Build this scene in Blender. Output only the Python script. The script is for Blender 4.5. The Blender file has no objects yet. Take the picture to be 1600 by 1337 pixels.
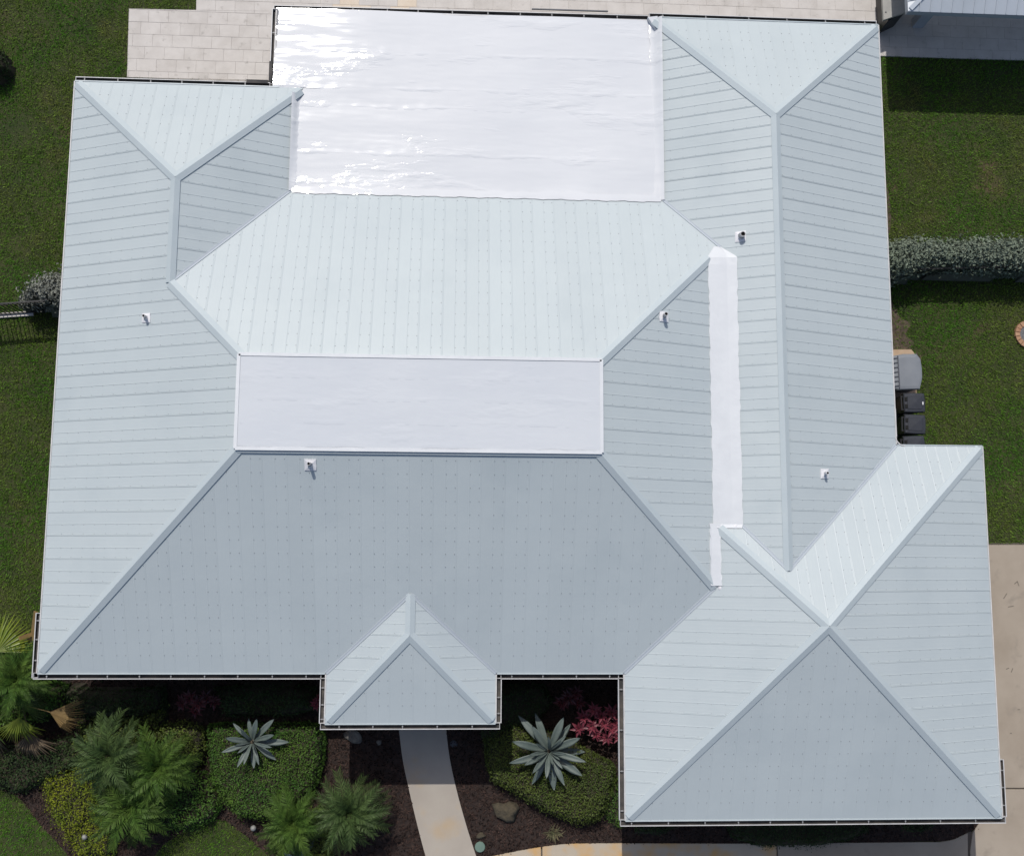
import bpy, math, random
import numpy as np
from mathutils import Vector, Matrix

random.seed(7)
rng = np.random.default_rng(7)
S = bpy.context.scene
COL = S.collection
PI = math.pi

# ------------------------------------------------------------------ camera
CAM_P = Vector((10.8671, 2.9861, 31.0))
CAM_R = Matrix(((0.99848, -0.012724, -0.053621),
                (0.00574, 0.991702, -0.128432),
                (0.05481, 0.127929, 0.990268)))
FPX = 1600.0
cd = bpy.data.cameras.new('camera')
cam = bpy.data.objects.new('camera', cd)
COL.objects.link(cam)
cam.matrix_world = Matrix.Translation(CAM_P) @ CAM_R.to_4x4()
cd.sensor_fit = 'HORIZONTAL'
cd.sensor_width = 36.0
cd.lens = 36.0
cd.clip_start = 0.5
cd.clip_end = 2000
S.camera = cam

# ------------------------------------------------------------------ light
SUN = Vector((-0.19, 0.69, 1.0)).normalized()
elev = math.asin(SUN.z)
azim = math.atan2(SUN.x, SUN.y)
w = bpy.data.worlds.new('World')
S.world = w
w.use_nodes = True
nt = w.node_tree
bgn = nt.nodes['Background']
sky = nt.nodes.new('ShaderNodeTexSky')
sky.sky_type = 'NISHITA'
sky.sun_disc = False
sky.sun_elevation = elev
sky.sun_rotation = azim
nt.links.new(sky.outputs[0], bgn.inputs[0])
sky.air_density = 0.9
sky.dust_density = 2.2
sky.ozone_density = 0.5
bgn.inputs[1].default_value = 0.115
ld = bpy.data.lights.new('sun', 'SUN')
ld.energy = 3.15
ld.angle = math.radians(0.5)
ld.color = (1.0, 0.965, 0.91)
lo = bpy.data.objects.new('sun', ld)
COL.objects.link(lo)
lo.rotation_euler = (-SUN).to_track_quat('-Z', 'Y').to_euler()
lo.location = SUN * 60
S.view_settings.view_transform = 'Standard'
S.view_settings.look = 'None'
S.view_settings.exposure = 0.0
S.view_settings.gamma = 1.0
S.view_settings.use_curve_mapping = False
S.render.resolution_x = 1024
S.render.resolution_y = 855


# ------------------------------------------------------------------ helpers
def at(px, py, z=0.0):
    """point of the world at height z seen at photo pixel (px, py)"""
    d = CAM_R @ Vector(((px - 800) / FPX, (668.5 - py) / FPX, -1.0))
    t = (z - CAM_P.z) / d.z
    return CAM_P + d * t


def atplane(px, py, pl):
    """pl = (a, b, c): z = a x + b y + c"""
    d = CAM_R @ Vector(((px - 800) / FPX, (668.5 - py) / FPX, -1.0))
    o = CAM_P
    t = (pl[0] * o.x + pl[1] * o.y + pl[2] - o.z) / (d.z - pl[0] * d.x - pl[1] * d.y)
    return o + d * t


def tag(o, label=None, cat=None, group=None, kind=None):
    if label: o['label'] = label
    if cat: o['category'] = cat
    if group: o['group'] = group
    if kind: o['kind'] = kind
    return o


def empty(name, loc, rz=0.0):
    o = bpy.data.objects.new(name, None)
    COL.objects.link(o)
    o.location = loc
    o.rotation_euler = (0, 0, rz)
    o.empty_display_size = 0.2
    return o


def link(name, me, parent=None, world=False):
    o = bpy.data.objects.new(name, me)
    COL.objects.link(o)
    if parent is not None:
        o.parent = parent
        if world and parent.type == 'EMPTY':
            o.matrix_parent_inverse = Matrix.Translation(-Vector(parent.location))
    return o


def mesh(name, verts, faces, mat, smooth=False):
    me = bpy.data.meshes.new(name)
    me.from_pydata([tuple(v) for v in verts], [], faces)
    if mat is not None:
        for m in (mat if isinstance(mat, (list, tuple)) else [mat]):
            me.materials.append(m)
    if smooth:
        me.polygons.foreach_set('use_smooth', [True] * len(me.polygons))
    me.update()
    return me


def npmesh(name, V, Fc, mat, smooth=False):
    """V (n,3), Fc (m,k) arrays: fast mesh"""
    me = bpy.data.meshes.new(name)
    n, (m, k) = len(V), Fc.shape
    me.vertices.add(n)
    me.vertices.foreach_set('co', np.ascontiguousarray(V, dtype=np.float32).ravel())
    me.loops.add(m * k)
    me.loops.foreach_set('vertex_index', np.ascontiguousarray(Fc, dtype=np.int32).ravel())
    me.polygons.add(m)
    me.polygons.foreach_set('loop_start', np.arange(0, m * k, k, dtype=np.int32))
    me.polygons.foreach_set('use_smooth', np.full(m, smooth))
    me.update(calc_edges=True)
    me.validate()
    me.materials.append(mat)
    return me


class MB:
    """collects simple solids into one mesh"""
    def __init__(s): s.v = []; s.f = []; s.mi = []

    def add(s, vs, fs, mi=0):
        k = len(s.v)
        s.v += [tuple(v) for v in vs]
        s.f += [tuple(i + k for i in f) for f in fs]
        s.mi += [mi] * len(fs)

    def box(s, c, size, rz=0.0, mi=0, M=None, taper=1.0):
        hx, hy, hz = size[0] / 2, size[1] / 2, size[2] / 2
        vs = []
        for z in (-1, 1):
            t = taper if z > 0 else 1.0
            for x, y in ((-1, -1), (1, -1), (1, 1), (-1, 1)):
                vs.append(Vector((x * hx * t, y * hy * t, z * hz)))
        R = M if M is not None else Matrix.Rotation(rz, 3, 'Z')
        vs = [R @ v + Vector(c) for v in vs]
        s.add(vs, [(3, 2, 1, 0), (4, 5, 6, 7), (0, 1, 5, 4), (1, 2, 6, 5), (2, 3, 7, 6), (3, 0, 4, 7)], mi)

    def prism(s, poly, z0, z1, mi=0):
        n = len(poly)
        a = sum(poly[i][0] * poly[(i + 1) % n][1] - poly[(i + 1) % n][0] * poly[i][1] for i in range(n))
        if a < 0: poly = poly[::-1]
        vs = [(p[0], p[1], z0) for p in poly] + [(p[0], p[1], z1) for p in poly]
        fs = [tuple(range(n))[::-1], tuple(range(n, 2 * n))]
        fs += [(i, (i + 1) % n, n + (i + 1) % n, n + i) for i in range(n)]
        s.add(vs, fs, mi)

    def bar(s, p, q, wx, wz, mi=0):
        p = Vector(p); q = Vector(q); d = (q - p)
        L = d.length; d.normalize()
        up = Vector((0, 0, 1)) if abs(d.z) < 0.95 else Vector((0, 1, 0))
        x = d.cross(up).normalized(); z = x.cross(d)
        M = Matrix((x, d, z)).transposed()
        s.box((p + q) / 2, (wx, L, wz), M=M, mi=mi)

    def tube(s, p, q, r0, r1=None, n=10, cap=True, mi=0):
        r1 = r0 if r1 is None else r1
        p = Vector(p); q = Vector(q); d = (q - p).normalized()
        up = Vector((0, 0, 1)) if abs(d.z) < 0.9 else Vector((1, 0, 0))
        x = d.cross(up).normalized(); y = d.cross(x)
        vs = []
        for c, r in ((p, r0), (q, r1)):
            for i in range(n):
                a = 2 * PI * i / n
                vs.append(c + (x * math.cos(a) + y * math.sin(a)) * r)
        fs = [(i, n + i, n + (i + 1) % n, (i + 1) % n) for i in range(n)]
        if cap: fs += [tuple(range(n)), tuple(range(2 * n - 1, n - 1, -1))]
        s.add(vs, fs, mi)

    def lathe(s, prof, c, n=20, mi=0, sx=1.0, sy=1.0):
        vs = []
        for r, z in prof:
            for i in range(n):
                a = 2 * PI * i / n
                vs.append((c[0] + r * math.cos(a) * sx, c[1] + r * math.sin(a) * sy, c[2] + z))
        fs = []
        for k in range(len(prof) - 1):
            for i in range(n):
                fs.append((k * n + i, k * n + (i + 1) % n, (k + 1) * n + (i + 1) % n, (k + 1) * n + i))
        fs.append(tuple(range((len(prof) - 1) * n, len(prof) * n)))
        s.add(vs, fs, mi)

    def build(s, name, mat, parent=None, world=False, smooth=False):
        me = mesh(name, s.v, s.f, mat, smooth)
        if any(s.mi): me.polygons.foreach_set('material_index', s.mi)
        return link(name, me, parent, world)


# ------------------------------------------------------------------ materials
def material(name, c0, c1=None, scale=4.0, rough=0.6, bump=0.0, bscale=None, island=0.0, detail=5.0,
             stretch=None, spec=0.5, coat=0.0, coatr=0.05, c2=None, scale2=None, f2=(0.5, 0.65),
             transl=0.0, metallic=0.0, obvar=0.0, lo=0.35, hi=0.65, rvar=0.0):
    m = bpy.data.materials.new(name)
    m.use_nodes = True
    n = m.node_tree; L = n.links
    b = n.nodes['Principled BSDF']
    b.inputs['Roughness'].default_value = rough
    b.inputs['Specular IOR Level'].default_value = spec
    b.inputs['Metallic'].default_value = metallic
    if coat:
        b.inputs['Coat Weight'].default_value = coat
        b.inputs['Coat Roughness'].default_value = coatr
    geo = n.nodes.new('ShaderNodeNewGeometry')
    mp = n.nodes.new('ShaderNodeMapping')
    L.new(geo.outputs['Position'], mp.inputs['Vector'])
    if stretch: mp.inputs['Scale'].default_value = stretch

    def noise(sc, det=detail):
        t = n.nodes.new('ShaderNodeTexNoise')
        t.inputs['Scale'].default_value = sc
        t.inputs['Detail'].default_value = det
        t.inputs['Roughness'].default_value = 0.6
        L.new(mp.outputs[0], t.inputs['Vector'])
        return t
    col = None
    if c1 is not None:
        t = noise(scale)
        mr = n.nodes.new('ShaderNodeMapRange')
        mr.inputs['From Min'].default_value = lo
        mr.inputs['From Max'].default_value = hi
        L.new(t.outputs['Fac'], mr.inputs['Value'])
        mx = n.nodes.new('ShaderNodeMix'); mx.data_type = 'RGBA'
        mx.inputs['A'].default_value = (*c0, 1); mx.inputs['B'].default_value = (*c1, 1)
        L.new(mr.outputs[0], mx.inputs['Factor'])
        col = mx.outputs['Result']
        if rvar:
            ma = n.nodes.new('ShaderNodeMath'); ma.operation = 'MULTIPLY_ADD'
            ma.inputs[1].default_value = rvar; ma.inputs[2].default_value = rough
            L.new(mr.outputs[0], ma.inputs[0]); L.new(ma.outputs[0], b.inputs['Roughness'])
    if c2 is not None:
        t = noise(scale2, 3.0)
        mr = n.nodes.new('ShaderNodeMapRange')
        mr.inputs['From Min'].default_value = f2[0]
        mr.inputs['From Max'].default_value = f2[1]
        L.new(t.outputs['Fac'], mr.inputs['Value'])
        mx = n.nodes.new('ShaderNodeMix'); mx.data_type = 'RGBA'
        if col is not None: L.new(col, mx.inputs['A'])
        else: mx.inputs['A'].default_value = (*c0, 1)
        mx.inputs['B'].default_value = (*c2, 1)
        L.new(mr.outputs[0], mx.inputs['Factor'])
        col = mx.outputs['Result']
    if obvar:
        oi = n.nodes.new('ShaderNodeObjectInfo')
        hv = n.nodes.new('ShaderNodeHueSaturation')
        mo = n.nodes.new('ShaderNodeMapRange')
        mo.inputs['To Min'].default_value = 1 - obvar; mo.inputs['To Max'].default_value = 1 + obvar
        L.new(oi.outputs['Random'], mo.inputs['Value']); L.new(mo.outputs[0], hv.inputs['Value'])
        L.new(col, hv.inputs['Color']); col = hv.outputs['Color']
    if island:
        hs = n.nodes.new('ShaderNodeHueSaturation')
        mr = n.nodes.new('ShaderNodeMapRange')
        mr.inputs['To Min'].default_value = 1 - island
        mr.inputs['To Max'].default_value = 1 + island
        L.new(geo.outputs['Random Per Island'], mr.inputs['Value'])
        L.new(mr.outputs[0], hs.inputs['Value'])
        if col is not None: L.new(col, hs.inputs['Color'])
        else: hs.inputs['Color'].default_value = (*c0, 1)
        col = hs.outputs['Color']
    if col is not None: L.new(col, b.inputs['Base Color'])
    else: b.inputs['Base Color'].default_value = (*c0, 1)
    if bump:
        t = noise(bscale or scale * 3)
        bp = n.nodes.new('ShaderNodeBump')
        bp.inputs['Strength'].default_value = 1.0
        bp.inputs['Distance'].default_value = bump
        L.new(t.outputs['Fac'], bp.inputs['Height'])
        L.new(bp.outputs[0], b.inputs['Normal'])
        if coat: L.new(bp.outputs[0], b.inputs['Coat Normal'])
    if transl:
        tr = n.nodes.new('ShaderNodeBsdfTranslucent')
        if col is not None: L.new(col, tr.inputs['Color'])
        else: tr.inputs['Color'].default_value = (*c0, 1)
        ms = n.nodes.new('ShaderNodeMixShader')
        ms.inputs[0].default_value = transl
        L.new(b.outputs[0], ms.inputs[1]); L.new(tr.outputs[0], ms.inputs[2])
        L.new(ms.outputs[0], n.nodes['Material Output'].inputs['Surface'])
    return m


M = {}
M['metal'] = material('pale_blue_roof_metal', (0.424, 0.472, 0.486), (0.446, 0.494, 0.505), 0.7, 0.40, bump=0.006, bscale=1.6,
                      detail=6, lo=.3, hi=.7, c2=(0.378, 0.428, 0.447), scale2=0.45, f2=(0.54, 0.95), obvar=0.012)
M['cap'] = material('roof_trim_metal', (0.405, 0.46, 0.482), (0.43, 0.482, 0.50), 1.2, 0.42)
M['valley'] = material('valley_metal', (0.38, 0.42, 0.46), (0.40, 0.44, 0.475), 1.2, 0.6, spec=0.2)
M['under'] = material('roof_underlay', (0.12, 0.125, 0.13), rough=0.9)
M['screw'] = material('screw_zinc', (0.235, 0.25, 0.265), rough=0.5)
M['white_trim'] = material('white_aluminium', (0.55, 0.545, 0.54), (0.44, 0.435, 0.43), 3, 0.5)
M['hanger'] = material('dull_aluminium', (0.30, 0.30, 0.30), (0.22, 0.22, 0.22), 5, 0.5)
M['trough'] = material('dark_gutter_tone', (0.035, 0.035, 0.036), (0.10, 0.09, 0.08), 2.5, 0.9, detail=8)  # dark mottled tone for gutter insides and the elbow
M['stucco'] = material('cream_stucco', (0.62, 0.58, 0.50), (0.55, 0.51, 0.44), 2, 0.9, bump=0.004, bscale=60)
M['strip'] = material('white_sealant', (0.60, 0.62, 0.638), (0.565, 0.585, 0.605), 2.0, 0.45, bump=0.006, bscale=5)
M['patch'] = material('white_flashing_sealant', (0.66, 0.66, 0.68), rough=0.5, bump=0.004, bscale=30, c1=(0.60, 0.60, 0.62), scale=8)
M['pipe'] = material('grey_pvc', (0.40, 0.40, 0.41), rough=0.5)
M['hole'] = material('pipe_bore', (0.006, 0.006, 0.006), rough=0.9)
M['paver'] = material('ivory_travertine', (0.465, 0.435, 0.405), (0.53, 0.50, 0.47), 2.2, 0.75, bump=0.002, bscale=40,
                      c2=(0.34, 0.315, 0.29), scale2=5.0, f2=(0.62, 0.78), detail=8)
M['paver_grey'] = material('greyer_travertine', (0.44, 0.41, 0.38), (0.505, 0.475, 0.445), 2.2, 0.75, bump=0.002, bscale=40,
                           c2=(0.32, 0.30, 0.275), scale2=5.0, f2=(0.60, 0.78), detail=8)
M['paver_tan'] = material('tan_travertine', (0.55, 0.46, 0.36), (0.60, 0.53, 0.44), 2.5, 0.75, detail=8)
M['grout'] = material('joint_sand', (0.33, 0.31, 0.285), (0.47, 0.44, 0.41), 3, 0.95)
M['joint'] = material('dark_slab_joint', (0.10, 0.085, 0.07), rough=0.95)
M['concrete'] = material('tan_concrete', (0.285, 0.238, 0.186), (0.335, 0.285, 0.228), 0.8, 0.85, bump=0.002, bscale=50, detail=9,
                         c2=(0.24, 0.205, 0.165), scale2=1.7, f2=(0.60, 0.78))
M['walk'] = material('stained_walk_concrete', (0.43, 0.37, 0.29), (0.40, 0.34, 0.265), 1.3, 0.85, bump=0.002, bscale=50, detail=9,
                     c2=(0.50, 0.31, 0.13), scale2=1.1, f2=(0.45, 0.66))
M['path'] = material('smooth_path_concrete', (0.375, 0.335, 0.285), (0.34, 0.30, 0.255), 1.0, 0.85, bump=0.002, bscale=50, detail=9,
                     c2=(0.42, 0.30, 0.17), scale2=0.8, f2=(0.56, 0.85))
M['stain_concrete'] = material('dark_tyre_scuff', (0.17, 0.145, 0.115), rough=0.9)
M['soil'] = material('bare_soil', (0.055, 0.04, 0.028), (0.10, 0.075, 0.05), 5, 0.95, bump=0.02, bscale=14)
M['mulch_base'] = material('dark_mulch', (0.018, 0.011, 0.009), (0.032, 0.020, 0.016), 6, 0.95, bump=0.03, bscale=20)
M['mulch'] = material('mulch_chips', (0.024, 0.014, 0.011), (0.042, 0.026, 0.021), 1.2, 0.9, island=0.9, spec=0.2)
M['lawn'] = material('lawn_thatch', (0.024, 0.036, 0.006), (0.045, 0.050, 0.013), 0.9, 0.95, bump=0.03, bscale=22, detail=8,
                     c2=(0.085, 0.06, 0.032), scale2=0.42, f2=(0.62, 0.76))
M['grass'] = material('grass_blades', (0.066, 0.180, 0.012), (0.128, 0.188, 0.028), 0.40, 0.6, island=0.55, detail=6,
                      c2=(0.17, 0.135, 0.05), scale2=0.8, f2=(0.60, 0.82), transl=0.25, spec=0.2, lo=.4, hi=.6)
M['silver'] = material('silver_leaves', (0.20, 0.235, 0.18), (0.155, 0.19, 0.14), 2.5, 0.7, island=0.22, spec=0.2, transl=0.1)
M['grey_silver'] = material('grey_silver_leaves', (0.225, 0.235, 0.205), (0.18, 0.19, 0.165), 2.5, 0.7, island=0.22, spec=0.2, transl=0.1)
M['hedge'] = material('deep_green_leaves', (0.040, 0.102, 0.016), (0.076, 0.135, 0.02), 1.0, 0.55, island=0.55, transl=0.15, spec=0.25)
M['hedge2'] = material('olive_green_leaves', (0.058, 0.088, 0.018), (0.09, 0.115, 0.022), 0.8, 0.55, island=0.55, transl=0.15, spec=0.25)
M['gold'] = material('golden_leaves', (0.20, 0.225, 0.016), (0.10, 0.145, 0.014), 1.6, 0.6, island=0.45, transl=0.2, spec=0.2)
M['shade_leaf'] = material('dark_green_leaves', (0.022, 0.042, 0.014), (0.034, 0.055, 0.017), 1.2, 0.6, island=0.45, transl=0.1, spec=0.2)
M['twig'] = material('brown_twigs', (0.022, 0.020, 0.011), (0.035, 0.028, 0.016), 5, 0.95)
M['grey_twig'] = material('grey_woody_stems', (0.085, 0.09, 0.072), (0.06, 0.065, 0.05), 5, 0.95)
M['agave'] = material('blue_grey_agave_skin', (0.075, 0.100, 0.090), (0.115, 0.142, 0.128), 3, 0.55)
M['agave_dark'] = material('slate_agave_skin', (0.085, 0.125, 0.12), (0.11, 0.15, 0.145), 3, 0.5)
M['pink'] = material('pink_ti_leaves', (0.18, 0.034, 0.050), (0.10, 0.019, 0.030), 3, 0.45, island=0.45, transl=0.1)
M['shade_red'] = material('shade_darkened_ti_leaves', (0.065, 0.012, 0.016), (0.04, 0.009, 0.012), 3, 0.45, island=0.4)  # ti leaf colour lowered to carry the eave shade
M['frond'] = material('grey_green_frond', (0.042, 0.076, 0.022), (0.068, 0.105, 0.032), 2, 0.6, island=0.5, transl=0.2, spec=0.2)
M['frond2'] = material('fresh_green_frond', (0.042, 0.090, 0.014), (0.075, 0.125, 0.022), 2, 0.6, island=0.5, transl=0.2, spec=0.2)
M['fan_lime'] = material('lime_fan_frond', (0.21, 0.25, 0.03), (0.13, 0.18, 0.025), 3, 0.45, island=0.3, transl=0.2)
M['fan_green'] = material('green_fan_frond', (0.055, 0.095, 0.022), (0.085, 0.12, 0.03), 3, 0.45, island=0.35, transl=0.2)
M['fan_dry'] = material('dry_tan_frond', (0.28, 0.19, 0.075), (0.20, 0.13, 0.05), 4, 0.7, island=0.35, transl=0.1)
M['fan_brown'] = material('withered_brown_frond', (0.12, 0.09, 0.055), (0.08, 0.055, 0.034), 4, 0.8, island=0.35)
M['trunk'] = material('palm_bark', (0.10, 0.08, 0.055), (0.06, 0.045, 0.03), 8, 0.9)
M['black'] = material('black_powder_coat', (0.012, 0.012, 0.013), rough=0.45)
M['bin'] = material('charcoal_plastic', (0.022, 0.025, 0.033), (0.030, 0.033, 0.042), 4, 0.5)
M['bin_dark'] = material('black_plastic', (0.014, 0.014, 0.016), rough=0.5)
M['gen'] = material('grey_steel_cabinet', (0.17, 0.185, 0.205), (0.195, 0.21, 0.23), 2, 0.45)
M['gen_dark'] = material('dark_louvre_steel', (0.075, 0.08, 0.095), rough=0.5)
M['pad'] = material('tan_pad_concrete', (0.36, 0.25, 0.165), (0.42, 0.31, 0.21), 4, 0.9)
M['brick'] = material('terracotta_brick', (0.30, 0.15, 0.085), (0.36, 0.21, 0.12), 4, 0.85, bump=0.003, bscale=60)
M['brick_pale'] = material('pale_terracotta_brick', (0.40, 0.24, 0.14), (0.34, 0.2, 0.12), 4, 0.85)
M['slate'] = material('grey_gravel_fill', (0.12, 0.12, 0.125), (0.17, 0.17, 0.175), 14, 0.9, bump=0.02, bscale=30)
M['rock'] = material('brown_coral_rock', (0.085, 0.068, 0.042), (0.05, 0.042, 0.028), 7, 0.95, bump=0.04, bscale=12)
M['rock_pale'] = material('pale_coral_rock', (0.17, 0.16, 0.14), (0.11, 0.10, 0.09), 6, 0.95, bump=0.04, bscale=12)
M['valve'] = material('pale_green_plastic', (0.13, 0.20, 0.16), (0.11, 0.17, 0.14), 6, 0.7)
M['lamp'] = material('frosted_globe', (0.24, 0.24, 0.23), rough=0.5)
M['white_roof'] = material('white_cabana_metal', (0.44, 0.48, 0.525), (0.41, 0.45, 0.49), 1.2, 0.4)
M['cab_wood'] = material('blue_grey_painted_timber', (0.34, 0.37, 0.42), rough=0.6)
M['grill'] = material('weathered_grey_cover', (0.36, 0.35, 0.325), (0.29, 0.285, 0.27), 3, 0.7)
M['sticker'] = material('white_sticker', (0.75, 0.75, 0.75), rough=0.6)


def coating(name, c0, c1, rough, coat, coatr, dist, stretch, dscale, d2):
    """thick rolled-on roof coating: gloss with long shallow undulations along the roller"""
    m = bpy.data.materials.new(name)
    m.use_nodes = True
    n = m.node_tree; L = n.links
    b = n.nodes['Principled BSDF']
    geo = n.nodes.new('ShaderNodeNewGeometry')
    mp = n.nodes.new('ShaderNodeMapping'); mp.inputs['Scale'].default_value = stretch
    L.new(geo.outputs['Position'], mp.inputs['Vector'])

    def noise(sc, det, vec):
        t = n.nodes.new('ShaderNodeTexNoise'); t.inputs['Scale'].default_value = sc; t.inputs['Detail'].default_value = det
        L.new(vec, t.inputs['Vector']); return t
    big = noise(0.5, 4, geo.outputs['Position'])
    mx = n.nodes.new('ShaderNodeMix'); mx.data_type = 'RGBA'
    mx.inputs['A'].default_value = (*c0, 1); mx.inputs['B'].default_value = (*c1, 1)
    mr = n.nodes.new('ShaderNodeMapRange'); mr.inputs['From Min'].default_value = .35; mr.inputs['From Max'].default_value = .65
    L.new(big.outputs['Fac'], mr.inputs['Value']); L.new(mr.outputs[0], mx.inputs['Factor'])
    L.new(mx.outputs['Result'], b.inputs['Base Color'])
    b.inputs['Roughness'].default_value = rough
    b.inputs['Specular IOR Level'].default_value = 0.08
    b.inputs['Coat Weight'].default_value = coat
    rn = noise(1.3, 6, mp.outputs[0])
    rr = n.nodes.new('ShaderNodeMapRange')
    rr.inputs['From Min'].default_value = .35; rr.inputs['From Max'].default_value = .65
    rr.inputs['To Min'].default_value = coatr; rr.inputs['To Max'].default_value = coatr * 2.2
    L.new(rn.outputs['Fac'], rr.inputs['Value']); L.new(rr.outputs[0], b.inputs['Coat Roughness'])
    h1 = noise(dscale, 3, mp.outputs[0]); h2 = noise(dscale * 4, 4, mp.outputs[0])
    # puddled, wrinkled spots in the coating
    mk = noise(1.1, 5, mp.outputs[0])
    mm = n.nodes.new('ShaderNodeMapRange'); mm.inputs['From Min'].default_value = .57; mm.inputs['From Max'].default_value = .68
    L.new(mk.outputs['Fac'], mm.inputs['Value'])
    mul = n.nodes.new('ShaderNodeMath'); mul.operation = 'MULTIPLY'
    L.new(h2.outputs['Fac'], mul.inputs[0]); L.new(mm.outputs[0], mul.inputs[1])
    b1 = n.nodes.new('ShaderNodeBump'); b1.inputs['Distance'].default_value = dist; L.new(h1.outputs['Fac'], b1.inputs['Height'])
    b2 = n.nodes.new('ShaderNodeBump'); b2.inputs['Distance'].default_value = d2 * 4; L.new(mul.outputs[0], b2.inputs['Height'])
    L.new(b1.outputs[0], b2.inputs['Normal'])
    L.new(b2.outputs[0], b.inputs['Normal']); L.new(b2.outputs[0], b.inputs['Coat Normal'])
    return m


M['membrane'] = coating('glossy_white_roof_coating', (0.605, 0.62, 0.638), (0.58, 0.597, 0.618), 0.65, 0.6, 0.035, 0.046, (0.42, 1.6, 1), 0.62, 0.004)
M['deck'] = coating('satin_white_roof_coating', (0.545, 0.568, 0.592), (0.525, 0.55, 0.58), 0.6, 0.35, 0.07, 0.02, (0.5, 1.4, 1), 1.0, 0.002)

# ------------------------------------------------------------------ roof planes (z = 3 at the eaves)
EZ = 3.0
PL = {'W': (0, 1, 0.0, 0.431), 'AN': (1, -1, 16.303, 0.436), 'AE': (0, -1, 6.378, 0.467), 'CN': (1, -1, 13.49, 0.429),
      'CE': (0, -1, 19.96, 0.427), 'CS': (1, 1, 0.0, 0.410), 'RW': (0, 1, 16.399, 0.463), 'RE': (0, -1, 23.203, 0.401),
      'RN': (1, -1, 18.812, 0.412), 'GN': (1, -1, 6.265, 0.418), 'GE': (0, -1, 25.692, 0.383), 'GS': (1, 1, -3.809, 0.393),
      'GW': (0, 1, 15.448, 0.415), 'PW': (0, 1, 7.485, 0.389), 'PE': (0, -1, 11.988, 0.381), 'PS': (1, 1, -1.302, 0.368)}


def pl(k):
    ax, s, c, m = PL[k]
    a = [0, 0]; a[ax] = s * m
    return (a[0], a[1], EZ - s * m * c)


def pz(k, x, y):
    a, b, c = pl(k)
    return a * x + b * y + c


def tri(*ks):
    A, r = [], []
    for k in ks:
        if isinstance(k, str):
            a, b, c = pl(k); A.append([a, b, -1]); r.append(-c)
        elif isinstance(k, tuple):
            row = [0, 0, 0]; row['xyz'.index(k[0])] = 1; A.append(row); r.append(k[1])
    return Vector(np.linalg.solve(np.array(A, float), np.array(r, float)))


DZ = EZ + 2.337
z0 = ('z', EZ)
A_NW = tri('W', 'AN', z0); A_NE = tri('AN', 'AE', z0); A_AP = tri('W', 'AN', 'AE'); A_RE = tri('W', 'AE', 'CN')
XA = 6.16
A_VL = tri('AE', 'CN', ('x', XA)); A_HC = tri('AN', 'AE', ('x', XA))
D_NW = tri('W', 'CN', ('z', DZ)); D_NE = tri('CN', 'CE', ('z', DZ)); D_SE = tri('CE', 'CS', ('z', DZ)); D_SW = tri('W', 'CS', ('z', DZ))
SW = tri('W', 'CS', z0); GVL = tri('CS', 'GW', z0); GVU = tri('CS', 'CE', 'GW')
G_NE = tri('GN', 'GE', z0); G_SE = tri('GS', 'GE', z0); G_SW = tri('GS', 'GW', z0); G_AP = tri('GS', 'GE', 'GW')
R_NE = tri('RE', 'RN', z0); R_NW = tri('RW', 'RN', z0); R_AP = tri('RW', 'RE', 'RN'); R_EL = tri('RE', 'GN', z0); R_EN = tri('RW', 'RE', 'GN')
XR = 16.61
R_VL = tri('RW', 'CN', ('x', XR)); R_HC = tri('RW', 'RN', ('x', XR))
C_E = tri('RW', 'CN', 'CE')
P_NW = tri('PW', 'CS', z0); P_SW = tri('PW', 'PS', z0); P_SE = tri('PE', 'PS', z0); P_NE = tri('PE', 'CS', z0); P_RN = tri('PW', 'PE', 'CS'); P_AP = tri('PW', 'PE', 'PS')
SX0, SX1 = 17.74, 18.47                     # the white cricket between the two east wings
H_CN = tri('CN', 'CE', ('x', SX0)); S_RT = tri('RW', ('x', SX1), ('y', 11.35)); S_RB = tri('RW', 'GN', ('x', SX1))
G_HP = tri('GN', 'GW', ('x', 17.86))
FACES = {
    'W': [SW, D_SW, D_NW, A_RE, A_AP, A_NW], 'AN': [A_NW, A_AP, A_NE], 'AE': [A_AP, A_RE, A_VL, A_HC],
    'CN': [A_VL, A_RE, D_NW, D_NE, H_CN, C_E, R_VL], 'CE': [D_NE, D_SE, GVU, tri('CE', ('x', SX0), ('y', 2.4)), H_CN],
    'CS': [SW, P_NW, P_RN, P_NE, GVL, GVU, D_SE, D_SW],
    'RW': [R_HC, R_VL, C_E, S_RT, S_RB, R_EN, R_AP], 'RE': [R_NE, R_AP, R_EN, R_EL], 'RN': [R_NW, R_NE, R_AP],
    'GN': [R_EL, R_EN, S_RB, G_HP, G_AP, G_NE], 'GE': [G_NE, G_AP, G_SE], 'GS': [G_SW, G_SE, G_AP],
    'GW': [GVL, G_SW, G_AP, G_HP, tri('GW', ('x', 17.86), ('y', 2.55)), GVU],
    'PW': [P_NW, P_SW, P_AP, P_RN], 'PE': [P_NE, P_RN, P_AP, P_SE], 'PS': [P_SW, P_SE, P_AP]}

house = empty('house', (12.0, 7.0, 0.0))
tag(house, 'large single storey house with pale blue metal hip roofs and white flat roof sections', 'house')

PROF = [(0.0, 0.0), (0.094, 0.0), (0.100, 0.0025), (0.106, 0.0), (0.194, 0.0), (0.200, 0.0025), (0.206, 0.0),
        (0.288, 0.0), (0.300, 0.018), (0.311, 0.002), (0.394, 0.002), (0.400, 0.0045), (0.406, 0.002), (0.494, 0.002), (0.500, 0.0045), (0.506, 0.002),
        (0.562, 0.002), (0.572, 0.018), (0.581, 0.003), (0.590, 0.003), (0.600, 0.020), (0.6100, 0.001)]
PW_ = 0.61


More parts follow.
